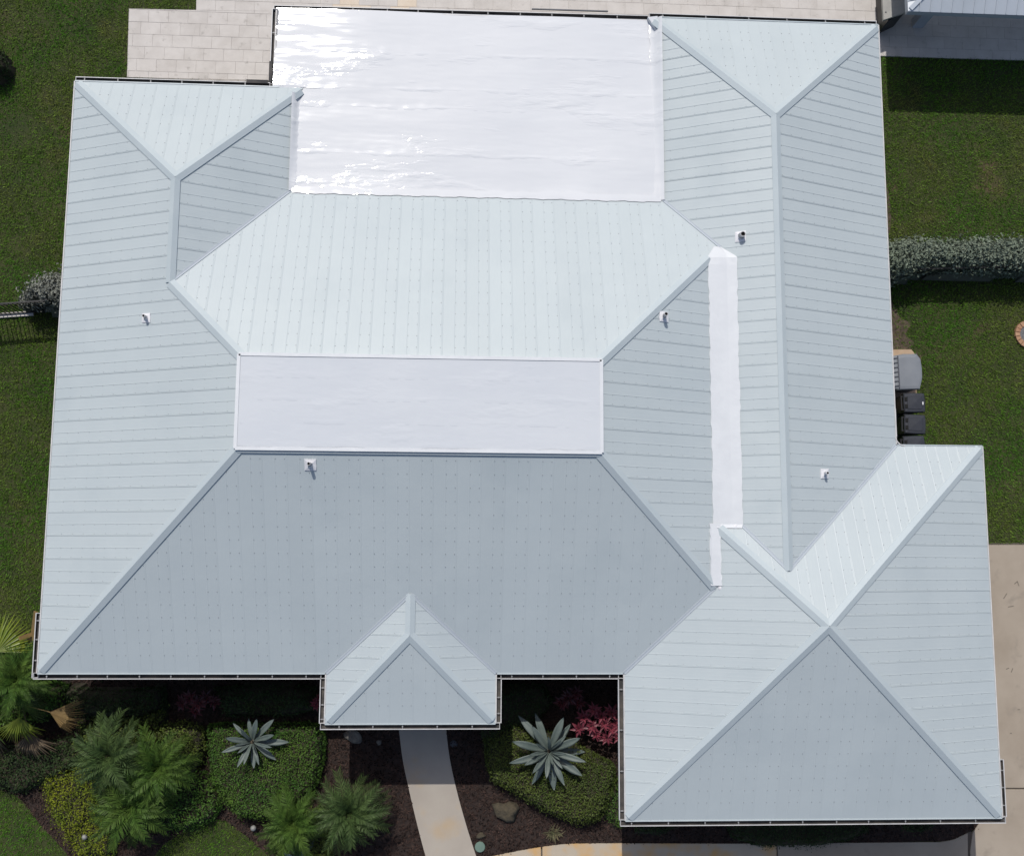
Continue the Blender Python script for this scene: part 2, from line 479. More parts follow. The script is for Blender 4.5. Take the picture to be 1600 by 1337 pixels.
def slabs(poly, ua, ub):
    """trapezoids of a polygon (list of (u, v)) between ua and ub"""
    n = len(poly)
    cuts = sorted({ua, ub} | {p[0] for p in poly if ua < p[0] < ub})
    out = []
    for a, b in zip(cuts[:-1], cuts[1:]):
        if b - a < 1e-6: continue
        seg = []
        for i in range(n):
            p, q = poly[i], poly[(i + 1) % n]
            if p[0] > q[0]: p, q = q, p
            if q[0] - p[0] < 1e-9 or p[0] > a + 1e-7 or q[0] < b - 1e-7: continue
            f = lambda u: p[1] + (q[1] - p[1]) * (u - p[0]) / (q[0] - p[0])
            seg.append((f(a), f(b)))
        seg.sort(key=lambda s: s[0] + s[1])
        for s0, s1 in zip(seg[::2], seg[1::2]): out.append((a, b, s0, s1))
    return out


def prof_h(t):
    for (a, ha), (b, hb) in zip(PROF[:-1], PROF[1:]):
        if a <= t <= b: return ha + (hb - ha) * (t - a) / (b - a)
    return 0.0


SLOPES = {}
for key, pts in FACES.items():
    ax, sg, c, m = PL[key]
    up = Vector((0, 0, 0)); up[ax] = sg; up.z = m; up.normalize()
    ud = Vector((0, 1, 0)) if ax == 0 else Vector((1, 0, 0))
    nrm = ud.cross(up)
    if nrm.z < 0: nrm = -nrm
    org = Vector((0, 0, EZ)); org[ax] = c
    # solid roof deck under the sheets
    n = len(pts)
    vs = [p - nrm * 0.012 for p in pts] + [p - nrm * 0.05 for p in pts]
    area = sum((pts[i].x * pts[(i + 1) % n].y - pts[(i + 1) % n].x * pts[i].y) for i in range(n))
    order = list(range(n)) if area > 0 else list(range(n))[::-1]
    fs = [tuple(order), tuple(n + i for i in order[::-1])] + [(order[i], n + order[i], n + order[(i + 1) % n], order[(i + 1) % n]) for i in range(n)]
    base = link('roof_slope', mesh('roof_slope', vs, fs, M['under']), house, True)
    SLOPES[key] = base
    poly = [((p - org).dot(ud), (p - org).dot(up)) for p in pts]
    u0 = min(p[0] for p in poly); u1 = max(p[0] for p in poly)
    flip = key in ('W', 'AE', 'RW', 'RE', 'CE', 'GW', 'GE', 'PW', 'PE')
    off = -random.random() * 0.3
    np_ = int(math.ceil((u1 - u0 - off) / PW_))
    sv, sf = [], []
    for k in range(np_):
        ua = u0 + off + k * PW_
        V, Fc = [], []
        ns_ = ax == 1
        tilt = random.uniform(-0.0025, 0.0025) * (0.1 if ns_ else 1); lift = 0.0 if ns_ else random.uniform(0.0, 0.001)
        br = [(ua + (PW_ - t if flip else t), h * ((0.23 if key in ('CN', 'AN', 'RN', 'GN') else 0.20) if ns_ else 0.50)) for t, h in PROF]
        if flip: br = br[::-1]
        for (a, ha), (b, hb) in zip(br[:-1], br[1:]):
            aa, bb = max(a, u0), min(b, u1)
            if bb - aa < 1e-6: continue
            for (x0, x1, s0, s1) in slabs(poly, aa, bb):
                i0 = len(V)
                for u, v in ((x0, s0[0]), (x1, s0[1]), (x1, s1[1]), (x0, s1[0])):
                    h = ha + (hb - ha) * (u - a) / (b - a) if b > a else ha
                    V.append(org + ud * u + up * v + nrm * (h + lift + tilt * (u - ua) / PW_))
                q = (i0, i0 + 1, i0 + 2, i0 + 3)
                nn = (V[i0 + 1] - V[i0]).cross(V[i0 + 2] - V[i0])
                Fc.append(q if nn.dot(nrm) >= 0 else q[::-1])
        if Fc:
            link('roof_panel', mesh('roof_panel', V, Fc, M['metal']), base)
        # screws beside each rib
        for t in (0.322, 0.550):
            u = ua + (PW_ - t if flip else t)
            if not (u0 + .05 < u < u1 - .05): continue
            for (x0, x1, s0, s1) in slabs(poly, u - 1e-3, u + 1e-3):
                lo_, hi_ = s0[0], s1[0]
                v = 0.16
                while v < hi_ - 0.16:
                    if v > lo_ + 0.16:
                        cpt = org + ud * u + up * v + nrm * 0.003
                        i0 = len(sv); r = 0.0105 if ax == 1 else 0.008
                        for h, rr in ((0, r), (0.010, r * 0.8)):
                            for a in range(6):
                                sv.append(cpt + ud * (rr * math.cos(a * PI / 3)) + up * (rr * math.sin(a * PI / 3)) + nrm * h)
                        sf.append(tuple(i0 + 6 + a for a in range(6)))
                        sf += [(i0 + a, i0 + (a + 1) % 6, i0 + 6 + (a + 1) % 6, i0 + 6 + a) for a in range(6)]
                    v += 0.36
    if sf:
        tag(link('screws', mesh('screws', sv, sf, M['screw']), base), kind='stuff')


# ------------------------------------------------------------------ ridge caps, hip caps and valleys
def cap(name, P, Q, k1, k2, width=0.142, lift=0.028, crown=0.05, valley=False, mat='cap', t0=0.0, t1=0.0):
    e = (Q - P); L = e.length; e.normalize()
    P = P + e * t0; Q = Q - e * t1
    sides = []
    for a, b in ((k1, k2), (k2, k1)):
        A, B, C = pl(a); n_ = Vector((-A, -B, 1)).normalized()
        d = n_.cross(e).normalized()
        t = P + d
        lower = pz(a, t.x, t.y) < pz(b, t.x, t.y)
        if lower == valley: d = -d
        sides.append((d, n_))
    up = (sides[0][1] + sides[1][1]).normalized()
    vs = []
    for X in (P, Q):
        vs += [X + sides[0][0] * width + sides[0][1] * 0.002, X + sides[0][0] * (width - 0.004) + sides[0][1] * lift,
               X + up * crown,
               X + sides[1][0] * (width - 0.004) + sides[1][1] * lift, X + sides[1][0] * width + sides[1][1] * 0.002]
    fs = [(i, i + 1, i + 6, i + 5) for i in range(4)] + [(0, 1, 2, 3, 4)[::-1], (5, 6, 7, 8, 9)]
    me = mesh(name, vs, fs, M[mat])
    import bmesh
    bm = bmesh.new(); bm.from_mesh(me); bmesh.ops.recalc_face_normals(bm, faces=bm.faces[:]); bm.to_mesh(me); bm.free()
    return link(name, me, house, True)


for a in [(A_NW, A_AP, 'W', 'AN'), (A_NE, A_AP, 'AN', 'AE'), (D_NW, A_RE, 'W', 'CN'), (SW, D_SW, 'W', 'CS'),
          (D_NE, H_CN, 'CN', 'CE'), (D_SE, GVU, 'CE', 'CS'), (R_NW, R_AP, 'RW', 'RN'), (R_NE, R_AP, 'RE', 'RN'),
          (G_NE, G_AP, 'GN', 'GE'), (G_SE, G_AP, 'GE', 'GS'), (G_SW, G_AP, 'GS', 'GW'), (G_HP, G_AP, 'GN', 'GW'),
          (P_SW, P_AP, 'PW', 'PS'), (P_SE, P_AP, 'PE', 'PS')]:
    cap('hip_cap', *a, t0=(0.16 if a[0] is R_NW else 0.12) if abs(a[0].z - EZ) < 0.01 else 0.0)
for a in [(A_AP, A_RE, 'W', 'AE'), (R_AP, R_EN, 'RW', 'RE'), (P_AP, P_RN, 'PW', 'PE')]:
    cap('ridge_cap', *a, width=0.13)
for a in [(A_VL, A_RE, 'AE', 'CN'), (R_VL, C_E, 'RW', 'CN'), (GVL, GVU, 'CS', 'GW'), (R_EL, R_EN, 'RE', 'GN'), (S_RB, R_EN, 'RW', 'GN'),
          (P_NW, P_RN, 'PW', 'CS'), (P_NE, P_RN, 'PE', 'CS')]:
    cap('valley_flashing', *a, width=0.05, lift=0.018, crown=0.022, valley=True, mat='valley')


def drip(P, Q, out, mk='white_trim'):
    mb = MB()
    P = Vector(P); Q = Vector(Q); o = Vector(out)
    mb.bar(P + o * 0.012 + Vector((0, 0, -0.012)), Q + o * 0.012 + Vector((0, 0, -0.012)), 0.03, 0.06)
    return mb.build('drip_edge', M[mk], house, True)


for P, Q, o in [(SW, A_NW, (-1, 0, 0)), (A_NW, A_NE - Vector((.7, 0, 0)), (0, 1, 0)), (SW, P_NW, (0, -1, 0)), (P_NE, GVL, (0, -1, 0)), (P_NW, P_SW, (-1, 0, 0)),
                (P_SW, P_SE, (0, -1, 0)), (P_SE, P_NE, (1, 0, 0)), (GVL, G_SW, (-1, 0, 0)), (G_SW, G_SE, (0, -1, 0)), (G_SE, G_NE, (1, 0, 0)),
                (G_NE, R_EL, (0, 1, 0)), (R_EL, R_NE, (1, 0, 0)), (R_NE, R_NW + Vector((.3, 0, 0)), (0, 1, 0))]:
    drip(P, Q, o, 'cap' if o[1] else 'white_trim')

# ------------------------------------------------------------------ walls, soffit, porch
WALL = [(.6, .6), (.6, 15.7), (6.1, 15.7), (6.1, 18.2), (22.6, 18.2), (22.6, 5.66), (25.09, 5.66), (25.09, -3.21), (16.05, -3.21), (16.05, .6)]
mb = MB(); mb.prism(WALL, 0.0, 2.78); mb.build('wall', M['stucco'], house, True)
mb = MB()
mb.prism([(.03, .03), (.03, 16.27), (5.52, 16.27), (5.52, 18.66), (16.4, 18.74), (23.17, 18.78), (23.17, 6.235), (25.66, 6.235), (25.66, -3.78), (15.48, -3.78),
          (15.48, .03), (11.95, .03), (11.95, -1.27), (7.52, -1.27), (7.52, .03)], 2.76, 2.85)
mb.build('soffit', M['white_trim'], house, True)
for x in (7.85, 11.62):
    mb = MB(); mb.box((x, -0.95, 1.37), (.22, .22, 2.74)); mb.box((x, -0.95, .08), (.3, .3, .16)); mb.build('porch_post', M['white_trim'], house, True)


# ------------------------------------------------------------------ gutters
def gutter(P, Q, out, zt=EZ - 0.035, spacing=0.86, first=0.35, cap0=True, cap1=True):
    P = Vector((P[0], P[1], zt)); Q = Vector((Q[0], Q[1], zt)); o = Vector((*out, 0))
    e = (Q - P); L = e.length; e.normalize()
    Wd, D, th = 0.148, 0.115, 0.022
    mb = MB()
    zz = Vector((0, 0, 1))
    mb.bar(P + o * (Wd) - zz * D / 2, Q + o * (Wd) - zz * D / 2, th, D)                 # front with rolled lip
    mb.bar(P + o * (Wd / 2) - zz * (D - .006), Q + o * (Wd / 2) - zz * (D - .006), Wd - th - 0.002, 0.012)
    mb.bar(P + o * (-0.004) - zz * D / 2, Q + o * (-0.004) - zz * D / 2, 0.006, D)
    for X, s, cp in ((P, 1, cap0), (Q, -1, cap1)):
        if cp: mb.bar(X + e * (0.008 * s) + o * 0.0 - zz * D / 2, X + e * (0.008 * s) + o * (Wd - th / 2 - .001) - zz * D / 2, 0.012, D - .004)
    g = mb.build('gutter', M['white_trim'], house, True)
    mb = MB()
    mb.bar(P + e * .016 + o * (Wd / 2 - .005) - zz * (D - .02), Q - e * .016 + o * (Wd / 2 - .005) - zz * (D - .02), Wd - th - 0.004, 0.012)
    mb.bar(P + e * .016 + o * (0.004) - zz * (D / 2), Q - e * .016 + o * (0.004) - zz * (D / 2), 0.006, D - .02)
    mb.bar(P + e * .016 + o * (Wd - th / 2 - 0.004) - zz * (D / 2 + .006), Q - e * .016 + o * (Wd - th / 2 - 0.004) - zz * (D / 2 + .006), 0.006, D - .02)
    mb.build('gutter_lining', M['trough'], g)
    t = first
    while t < L - 0.1:
        mb = MB()
        c = P + e * t
        mb.bar(c + o * 0.006 - zz * 0.012, c + o * (Wd - 0.01) - zz * 0.012, 0.016, 0.010)
        mb.box(c + o * (Wd * .55) - zz * 0.006, (0.034, 0.034, 0.012))
        mb.build('hanger', M['hanger'], g)
        t += spacing * random.uniform(0.9, 1.1)
    return g


gutter((-.125, 0), (7.35, 0), (0, -1))
gutter((0, -.125), (0, 1.55), (-1, 0), first=.45, spacing=.5)
gutter((7.485, -0.13), (7.485, -1.30), (-1, 0), first=.25, spacing=.4)
gutter((7.36, -1.302), (12.11, -1.302), (0, -1), first=.5)
gutter((11.988, -1.30), (11.988, -.13), (1, 0), first=.25, spacing=.4)
gutter((12.12, 0), (15.31, 0), (0, -1), first=.3, spacing=.9)
gutter((15.448, -0.13), (15.448, -3.81), (-1, 0), first=.3, spacing=1.0)
gutter((15.32, -3.809), (25.82, -3.809), (0, -1), first=.3, spacing=.95)
gutter((25.692, -3.8), (25.692, -2.3), (1, 0), first=.3, spacing=.45)
gutter((-.01, 16.303), (5.42, 16.303), (0, 1), first=.25, spacing=.87)
gutter((5.55, 16.43), (5.55, 18.72), (-1, 0), zt=EZ - .06, first=.4, spacing=1.1)
gutter((5.42, 18.72), (16.35, 18.80), (0, 1), zt=EZ - .15, first=.5, spacing=.95)
gutter((16.36, 18.812), (23.18, 18.812), (0, 1), first=.4, spacing=1.25)
mb = MB(); mb.bar((4.75, 16.48, 2.93), (5.36, 16.48, 2.93), .10, .08); mb.bar((5.42, 16.48, 2.93), (5.42, 17.1, 2.93), .09, .08)
mb.build('downspout_elbow', M['trough'], house, True)
mb = MB(); mb.bar((12.9, 19.02, 2.86), (15.15, 19.03, 2.86), .03, .05); mb.build('downspout', M['gen_dark'], house, True)
# rounded splash guard in the corner where the right wing meets the garage
mb = MB()
for i in range(6):
    a0, a1 = PI + i * PI / 12, PI + (i + 1) * PI / 12
    c = Vector((23.46, 6.52, 0))
    p = c + Vector((math.cos(a0), math.sin(a0), 0)) * .27; q = c + Vector((math.cos(a1), math.sin(a1), 0)) * .27
    mb.bar((p.x, p.y, 2.985), (q.x, q.y, 2.985), .025, .09)
mb.bar((23.215, 6.5, 2.985), (23.215, 7.3, 2.985), .04, .08)
mb.build('splash_guard', M['white_trim'], house, True)


# ------------------------------------------------------------------ flat roof, deck and cricket
def fz(y): return 3.115 + 0.045 * (13.25 - y)


FX0 = 5.52
fl = MB()
fpoly = [(FX0, 16.32), (FX0, 18.70), (XR - .005, 18.79), (XR - .005, 13.25), (XA + .005, 13.25), (XA + .005, 16.32)]
n = len(fpoly)
fl.add([(x, y, fz(y) - .02) for x, y in fpoly] + [(x, y, fz(y) - .14) for x, y in fpoly],
       [tuple(range(n))[::-1], tuple(range(n, 2 * n))] + [(i, (i + 1) % n, n + (i + 1) % n, n + i) for i in range(n)])
flat = fl.build('flat_roof', M['strip'], house, True)


def sheet(name, x0, x1, y0, y1, zf, mat, parent, nx=150, thick=0.014, bead=0.004, seed=0, xs=None, bw=0.045, pond=0.0):
    """one roll of membrane; its lapped south edge is rolled down under the coating and leaves an uneven swelling"""
    r = np.random.default_rng(seed)
    ph = r.uniform(0, 6.28, 12)
    H_ = y1 - y0
    ds = [0, .03, .05, .07, .09, .11, .13, .16, .20, .26, .36, .5, .65]
    ds = [d for d in ds if d < H_ - .1] + [H_]
    V, Fc = [], []
    for j, d in enumerate(ds):
        for i in range(nx + 1):
            u = i / nx
            y = y0 + d + (0.010 * math.sin(u * 21 + ph[0]) + .006 * math.sin(u * 57 + ph[1])) * (1 if d < .3 else 0)
            xa, xb = xs(y) if xs else (x0, x1)
            x = xa + (xb - xa) * u
            am = max(0.0, .35 + .5 * math.sin(u * 13 + ph[2]) + .5 * math.sin(u * 31 + ph[3]) + .4 * math.sin(u * 83 + ph[4]))
            z = zf(y) + thick + bead * (am + .12) * math.exp(-((d - .07) / bw) ** 2) + (.0012 if d < .3 else 0) * math.sin(u * 140 + ph[5])
            z += pond * math.sin(x * 1.05 + 2.6) * math.sin(y * .8 + 2.0)
            z += .0015 * math.sin(x * 2.3 + ph[6]) * math.sin(y * 3.1 + ph[7])
            V.append((x, y, z))
    for j in range(len(ds) - 1):
        for i in range(nx):
            a = j * (nx + 1) + i
            Fc.append((a, a + 1, a + nx + 2, a + nx + 1))
    b = len(V)
    for i in range(nx + 1):
        x, y, z = V[i]; V.append((x, y - 0.012, z - 0.003))
    for i in range(nx): Fc.append((b + i, b + i + 1, i + 1, i))
    return link(name, mesh(name, V, Fc, mat, True), parent)


def fxs(y):
    xb = XR - .008
    return (XA + .008 if y < 16.3 else FX0 - .02, xb)


ys = [13.22, 14.32, 15.74, 16.31, 17.42, 18.74]
for i in range(5):
    sheet('membrane_sheet', 0, 0, ys[i], ys[i + 1] + .05, fz, M['membrane'], flat, seed=i + 3, xs=fxs, pond=.022, bead=.012 if i == 0 else .0055, bw=.07 if i == 0 else .04, thick=.014 + .0012 * (4 - i))
# membrane turned up against the two wings
for x, s in ((XR, -1), (XA, 1)):
    V, Fc = [], []
    N = 60
    ya, yb = (13.2, 18.76) if s < 0 else (13.2, 16.1)
    for i in range(N + 1):
        y = ya + (yb - ya) * i / N
        wv = 0.022 * math.sin(i * 1.3) * math.sin(i * .37 + 1)
        w0 = .24 if s < 0 else .13
        V += [(x + s * (w0 + wv), y, fz(y) + .018), (x + s * (w0 * .42 + .4 * wv), y, fz(y) + .045 + .25 * abs(wv)), (x + s * .012, y, 3.135 + .012), (x - s * .075, y, 3.135 + .06)]
    for i in range(N):
        for k in range(3):
            a = i * 4 + k
            f = (a, a + 1, a + 5, a + 4)
            Fc.append(f if s < 0 else f[::-1])
    link('membrane_upturn', mesh('membrane_upturn', V, Fc, M['membrane'], True), flat)
mb = MB(); mb.prism([(16.30, 18.80), (XR - .02, 18.845), (XR - .02, 18.35)], 2.74, 3.03); mb.build('membrane_corner', M['membrane'], flat)
# lap onto the metal slope below (south edge)
V, Fc = [], []
for i in range(81):
    x = XA + .02 + (XR - XA - .04) * i / 80
    e = .012 * math.sin(i * .9) + .01 * math.sin(i * 2.3)
    y = 13.13 + e
    V += [(x, y, pz('CN', x, y) + .022), (x, 13.22, pz('CN', x, 13.22) + .05), (x, 13.34, fz(13.34) + .035)]
for i in range(80):
    a = i * 3
    Fc += [(a, a + 3, a + 4, a + 1), (a + 1, a + 4, a + 5, a + 2)]
link('membrane_lap', mesh('membrane_lap', V, Fc, M['membrane'], True), flat)
# fascia of the flat roof
mb = MB(); mb.bar((FX0 - .01, 16.33, 2.9), (FX0 - .01, 18.70, 2.85), .03, .14); mb.bar((FX0, 18.715, 2.80), (16.3, 18.80, 2.80), .03, .13)
mb.build('flat_roof_fascia', M['white_trim'], flat)

# raised central deck
dk = MB()
ov = .05
dpoly = [(D_SW.x - ov, D_SW.y + .01), (D_SE.x + ov, D_SE.y + .01), (D_NE.x + ov, D_NE.y + ov), (D_NW.x - ov, D_NW.y + ov)]
dk.prism(dpoly, DZ - .06, DZ + .045)
deck = dk.build('roof_deck', M['strip'], house, True)
dz = lambda y: DZ + .047
ys = [dpoly[0][1] + .06, 6.34, 6.93, 7.49, dpoly[2][1] - .05]
for i in range(4):
    sheet('membrane_sheet', dpoly[0][0] + .04, dpoly[1][0] - .04, ys[i], ys[i + 1] + (.05 if i < 3 else 0), dz, M['deck'], deck, seed=20 + i, thick=.004 + .001 * (3 - i), bead=.0016)
mb = MB()
c = dpoly
for i in range(4):
    p, q = c[i], c[(i + 1) % 4]
    mb.bar((p[0], p[1], DZ + .03), (q[0], q[1], DZ + .03), .085, .10 if i == 0 else .08)
mb.build('edge_trim', M['strip'], deck)
mb = MB(); mb.bar((c[0][0] + .05, c[0][1] - .072, DZ - .01), (c[1][0] - .05, c[1][1] - .072, DZ - .01), .055, .05)
mb.build('counter_flashing', M['cap'], deck)


# white cricket strip between the central block and the right wing
def strip(name, rows, thick=0.03):
    V, Fc = [], []
    for (xa, za, xb, zb, y) in rows:
        ja, jb = random.uniform(-.018, .018), random.uniform(-.018, .018)
        xm = (xa + xb) / 2; zm = (za + zb) / 2 - .012
        V += [(xa + ja, y, za - .03), (xa + ja, y, za + thick), (xm - .1, y, zm + thick), (xm + .12, y, zm + thick), (xb + jb, y, zb + thick), (xb + jb, y, zb - .03)]
    for i in range(len(rows) - 1):
        for k in range(5):
            a = i * 6 + k
            Fc.append((a, a + 1, a + 7, a + 6))
    return link(name, mesh(name, V, Fc, M['strip']), house, True)


zr = lambda x, y: max(min(pz('CE', x, y), pz('CN', x, y)), pz('RW', x, y))
rows = []
for y, xa, xb in ((11.66, 17.93, 18.09), (11.36, 17.75, SX1 + .01), (11.30, SX0 - .03, SX1 + .04), (11.1, SX0 - .03, SX1 + .03)):
    rows.append((xa, zr(xa, y), xb, zr(xb, y), y))
N = 44
for i in range(N + 1):
    t = i / N
    y = 10.95 + (3.98 - 10.95) * t
    xa, xb = SX0 - .03, SX1 + .03
    rows.append((xa, pz('CE', xa, y), xb, pz('RW', xb, y), y))
rows.append((rows[-1][0] + .1, pz('GN', 0, 3.84) + .005, rows[-1][2] - .02, pz('GN', 0, 3.90) + .005, 3.88))
strip('valley_cricket', rows)
rows = []
for i in range(15):
    t = i / 14
    y = 4.0 + (2.36 - 4.0) * t
    xa, xb = 17.60, 17.89
    rows.append((xa, pz('CE', xa, y) + .002, xb, pz('GW', xb, y) + .002, y))
strip('valley_cricket', rows)
def dab(c, r, mat):
    mb = MB()
    mb.lathe([(r, -.02), (r * .9, .012), (r * .5, .03), (r * .06, .036)], (0, 0, 0), n=11, sx=random.uniform(.8, 1.2))
    o = mb.build('sealant_dab', M[mat], house, True, smooth=True)
    o.location = c


for px, py in ((1132, 829), (1149, 823), (1126, 918)):
    dab(at(px, py, 3.98), .085, 'patch')

# ------------------------------------------------------------------ vent pipes
for px, py, k, sz, hh, rad in [(229, 497, 'W', .26, .28, .038), (1037, 495, 'CE', .28, .34, .05), (485, 726, 'CS', .30, .32, .042),
                               (1157, 370, 'RW', .30, .26, .075), (1288, 740, 'RE', .27, .26, .04)]:
    p = atplane(px, py, pl(k))
    A, B, C = pl(k); nr = Vector((-A, -B, 1)).normalized()
    q = nr.to_track_quat('Z', 'Y').to_matrix()
    ax, sg, c_, m_ = PL[k]
    up = Vector((0, 0, 0)); up[ax] = sg; up.z = m_; up.normalize()
    ud = nr.cross(up)
    V = []
    for i in range(12):
        a = 2 * PI * i / 12 + PI / 4
        s = 1 / max(abs(math.cos(a)), abs(math.sin(a)))
        V.append(p + (ud * math.cos(a) + up * math.sin(a)) * (sz / 2 * s * random.uniform(.94, 1.04)) + nr * .022)
    n = len(V)
    V += [v - nr * .02 for v in V[:n]]
    V += [p + (v - p) * .42 + nr * .035 for v in V[:n]]
    top = p + Vector((0, 0, .13))
    for i in range(12):
        a = 2 * PI * i / 12 + PI / 4
        V.append(top + (ud * math.cos(a) + up * math.sin(a)) * rad * 1.25)
    Fc = []
    for i in range(12):
        j = (i + 1) % 12
        Fc += [(n + i, n + j, j, i), (i, j, 2 * n + j, 2 * n + i), (2 * n + i, 2 * n + j, 3 * n + j, 3 * n + i)]
    fl_ = link('vent_pipe', None or mesh('vent_pipe', V, Fc, M['patch']), house, True)
    mb = MB()
    b0 = p + Vector((0, 0, .02)); b1 = p + Vector((0, 0, hh))
    mb.tube(b0, b1, rad, rad, n=14, cap=False)
    mb.tube(b1, b0, rad * .78, rad * .78, n=14, cap=False, mi=1)
    nn = 14
    vs = []
    for r in (rad, rad * .78):
        for i in range(nn):
            a = 2 * PI * i / nn; vs.append(b1 + Vector((math.cos(a) * r, math.sin(a) * r, 0)))
    mb.add(vs, [(i, (i + 1) % nn, nn + (i + 1) % nn, nn + i) for i in range(nn)])
    vs = [b1 + Vector((math.cos(2 * PI * i / nn) * rad * .78, math.sin(2 * PI * i / nn) * rad * .78, -.06)) for i in range(nn)]
    mb.add(vs, [tuple(range(nn))], 1)
    mb.build('pipe', [M['pipe'] if k != 'RE' else M['patch'], M['hole']], fl_)


# ------------------------------------------------------------------ ground, beds, paving
def P2(pts, z=0.0): return [tuple(at(x, y, z)[:2]) for x, y in pts]


mb = MB(); mb.add([(-400, -400, 0), (420, -400, 0), (420, 420, 0), (-400, 420, 0)], [(0, 1, 2, 3)])
tag(mb.build('lawn', M['lawn']), kind='structure')


def flat_sheet(name, poly, z, mat):
    n = len(poly)
    a = sum(poly[i][0] * poly[(i + 1) % n][1] - poly[(i + 1) % n][0] * poly[i][1] for i in range(n))
    if a < 0: poly = poly[::-1]
    return tag(link(name, mesh(name, [(x, y, z) for x, y in poly], [tuple(range(n))], mat)), kind='structure')


def spline(pts, k=6):
    out = []
    n = len(pts)
    for i in range(n - 1):
        p0, p1, p2, p3 = pts[max(i - 1, 0)], pts[i], pts[i + 1], pts[min(i + 2, n - 1)]
        for j in range(k):
            t = j / k
            out.append(tuple(0.5 * (2 * p1[d] + (p2[d] - p0[d]) * t + (2 * p0[d] - 5 * p1[d] + 4 * p2[d] - p3[d]) * t * t
                                    + (3 * p1[d] - p0[d] - 3 * p2[d] + p3[d]) * t ** 3) for d in (0, 1)))
    return out + [pts[-1]]


BED_PX = [(-60, 960), (30, 985), (110, 1000), (110, 880), (1560, 880), (1560, 1290), (1518, 1296), (1500, 1306), (1480, 1313), (1350, 1316), (1150, 1318), (975, 1317), (900, 1318)] + \
    spline([(870, 1320), (820, 1328), (770, 1339), (720, 1358)], 4) + [(720, 1420), (-60, 1420)]
BED = P2(BED_PX)
flat_sheet('garden_bed', BED, 0.006, M['mulch_base'])
LAWN_A = P2(spline([(-60, 1222), (0, 1233), (32, 1248), (60, 1283), (92, 1318), (125, 1360), (150, 1420)], 5) + [(-60, 1420)])
LAWN_B = P2(spline([(215, 1420), (240, 1340), (275, 1305), (325, 1282), (350, 1280), (372, 1296), (400, 1318), (430, 1350), (470, 1420)], 5))
flat_sheet('lawn', LAWN_A, 0.016, M['lawn'])
flat_sheet('lawn', LAWN_B, 0.016, M['lawn'])
flat_sheet('soil_patch', P2(spline([(1375, 455), (1398, 478), (1406, 496), (1424, 506), (1415, 522), (1428, 536), (1422, 548), (1440, 557), (1420, 600), (1375, 610)], 4)), 0.006, M['soil'])
flat_sheet('soil_patch', P2(spline([(1370, 250), (1388, 300), (1392, 350), (1384, 372), (1370, 372)], 4)), 0.006, M['soil'])


def poly_slab(name, poly, z0, z1, mat, parent=None):
    mb = MB(); mb.prism(poly, z0, z1)
    return mb.build(name, mat, parent)


# path from the porch
pathL = spline([(614, 1060), (623, 1137), (629, 1185), (637, 1224), (650, 1280), (665, 1337), (690, 1420)], 6)
pathR = spline([(690, 1060), (697, 1137), (702, 1180), (711, 1224), (726, 1280), (744, 1337), (772, 1420)], 6)
tag(poly_slab('garden_path', P2(pathL + pathR[::-1], .05), -0.05, 0.05, M['path']), kind='structure')
# driveway and front walk, slab by slab
dbase = flat_sheet('driveway', P2([(1528, 848), (1760, 848), (1760, 1430), (1522, 1430), (1515, 1310), (1532, 1280)]), 0.012, M['joint'])
for q in ([(1530, 851), (1665, 851), (1665, 1230), (1530, 1230)], [(1530, 1232.6), (1665, 1232.6), (1665, 1430), (1524, 1430), (1516, 1330), (1520, 1300), (1532, 1283)],
          [(1667, 851), (1760, 851), (1760, 1230), (1667, 1230)], [(1667, 1232.6), (1760, 1232.6), (1760, 1430), (1667, 1430)]):
    poly_slab('concrete_slab', P2(q, .05), -0.02, 0.05, M['concrete'], dbase)
wbase = flat_sheet('front_walk', P2([(735, 1350), (820, 1329), (900, 1319), (1150, 1318), (1480, 1314), (1518, 1297), (1520, 1430), (735, 1430)]), 0.010, M['joint'])
arc = spline([(735, 1345), (780, 1335), (820, 1327), (845.0, 1323)], 4)
for q in (arc + [(846, 1430), (735, 1430)],
          spline([(847.6, 1322.6), (870, 1319.5), (900, 1317.5), (975, 1317)], 3) + [(1150, 1317.5), (1213, 1317), (1216, 1430), (848.6, 1430)],
          [(1215, 1317), (1350, 1316), (1470, 1315.0), (1490, 1311.5), (1512, 1301), (1513, 1430), (1218, 1430)]):
    poly_slab('concrete_slab', P2(q, .05), -0.02, 0.05, M['walk'] if q[0][0] < 900 else M['concrete'], wbase)
# scuffs on the driveway
mb = MB()
for (x, y, l, a) in [(1568, 935, 10, 1.0), (1575, 948, 9, .2), (1592, 915, 8, 1.9), (1580, 1050, 7, 1.2), (1590, 1108, 4, 0), (1572, 1045, 5, .4), (1585, 912, 6, .7), (1578, 1145, 3, 0)]:
    p = at(x, y, .052); q = at(x + l * math.cos(a), y - l * math.sin(a), .052)
    mb.bar((p.x, p.y, .052), (q.x, q.y, .052), .03, .003)
mb.build('leaf_litter', M['stain_concrete'], dbase)

# travertine patio: every paver is a piece
PAT = P2([(202, 15), (307, 17), (308, -60), (1700, -60), (1700, 97), (1370, 88), (1370, 35), (430, 20), (426, 130), (199, 122)])
patio = flat_sheet('patio', PAT, 0.043, M['grout'])


def inside(poly, x, y):
    c = False; n = len(poly); j = n - 1
    for i in range(n):
        xi, yi = poly[i]; xj, yj = poly[j]
        if (yi > y) != (yj > y) and x < (xj - xi) * (y - yi) / (yj - yi) + xi: c = not c
        j = i
    return c


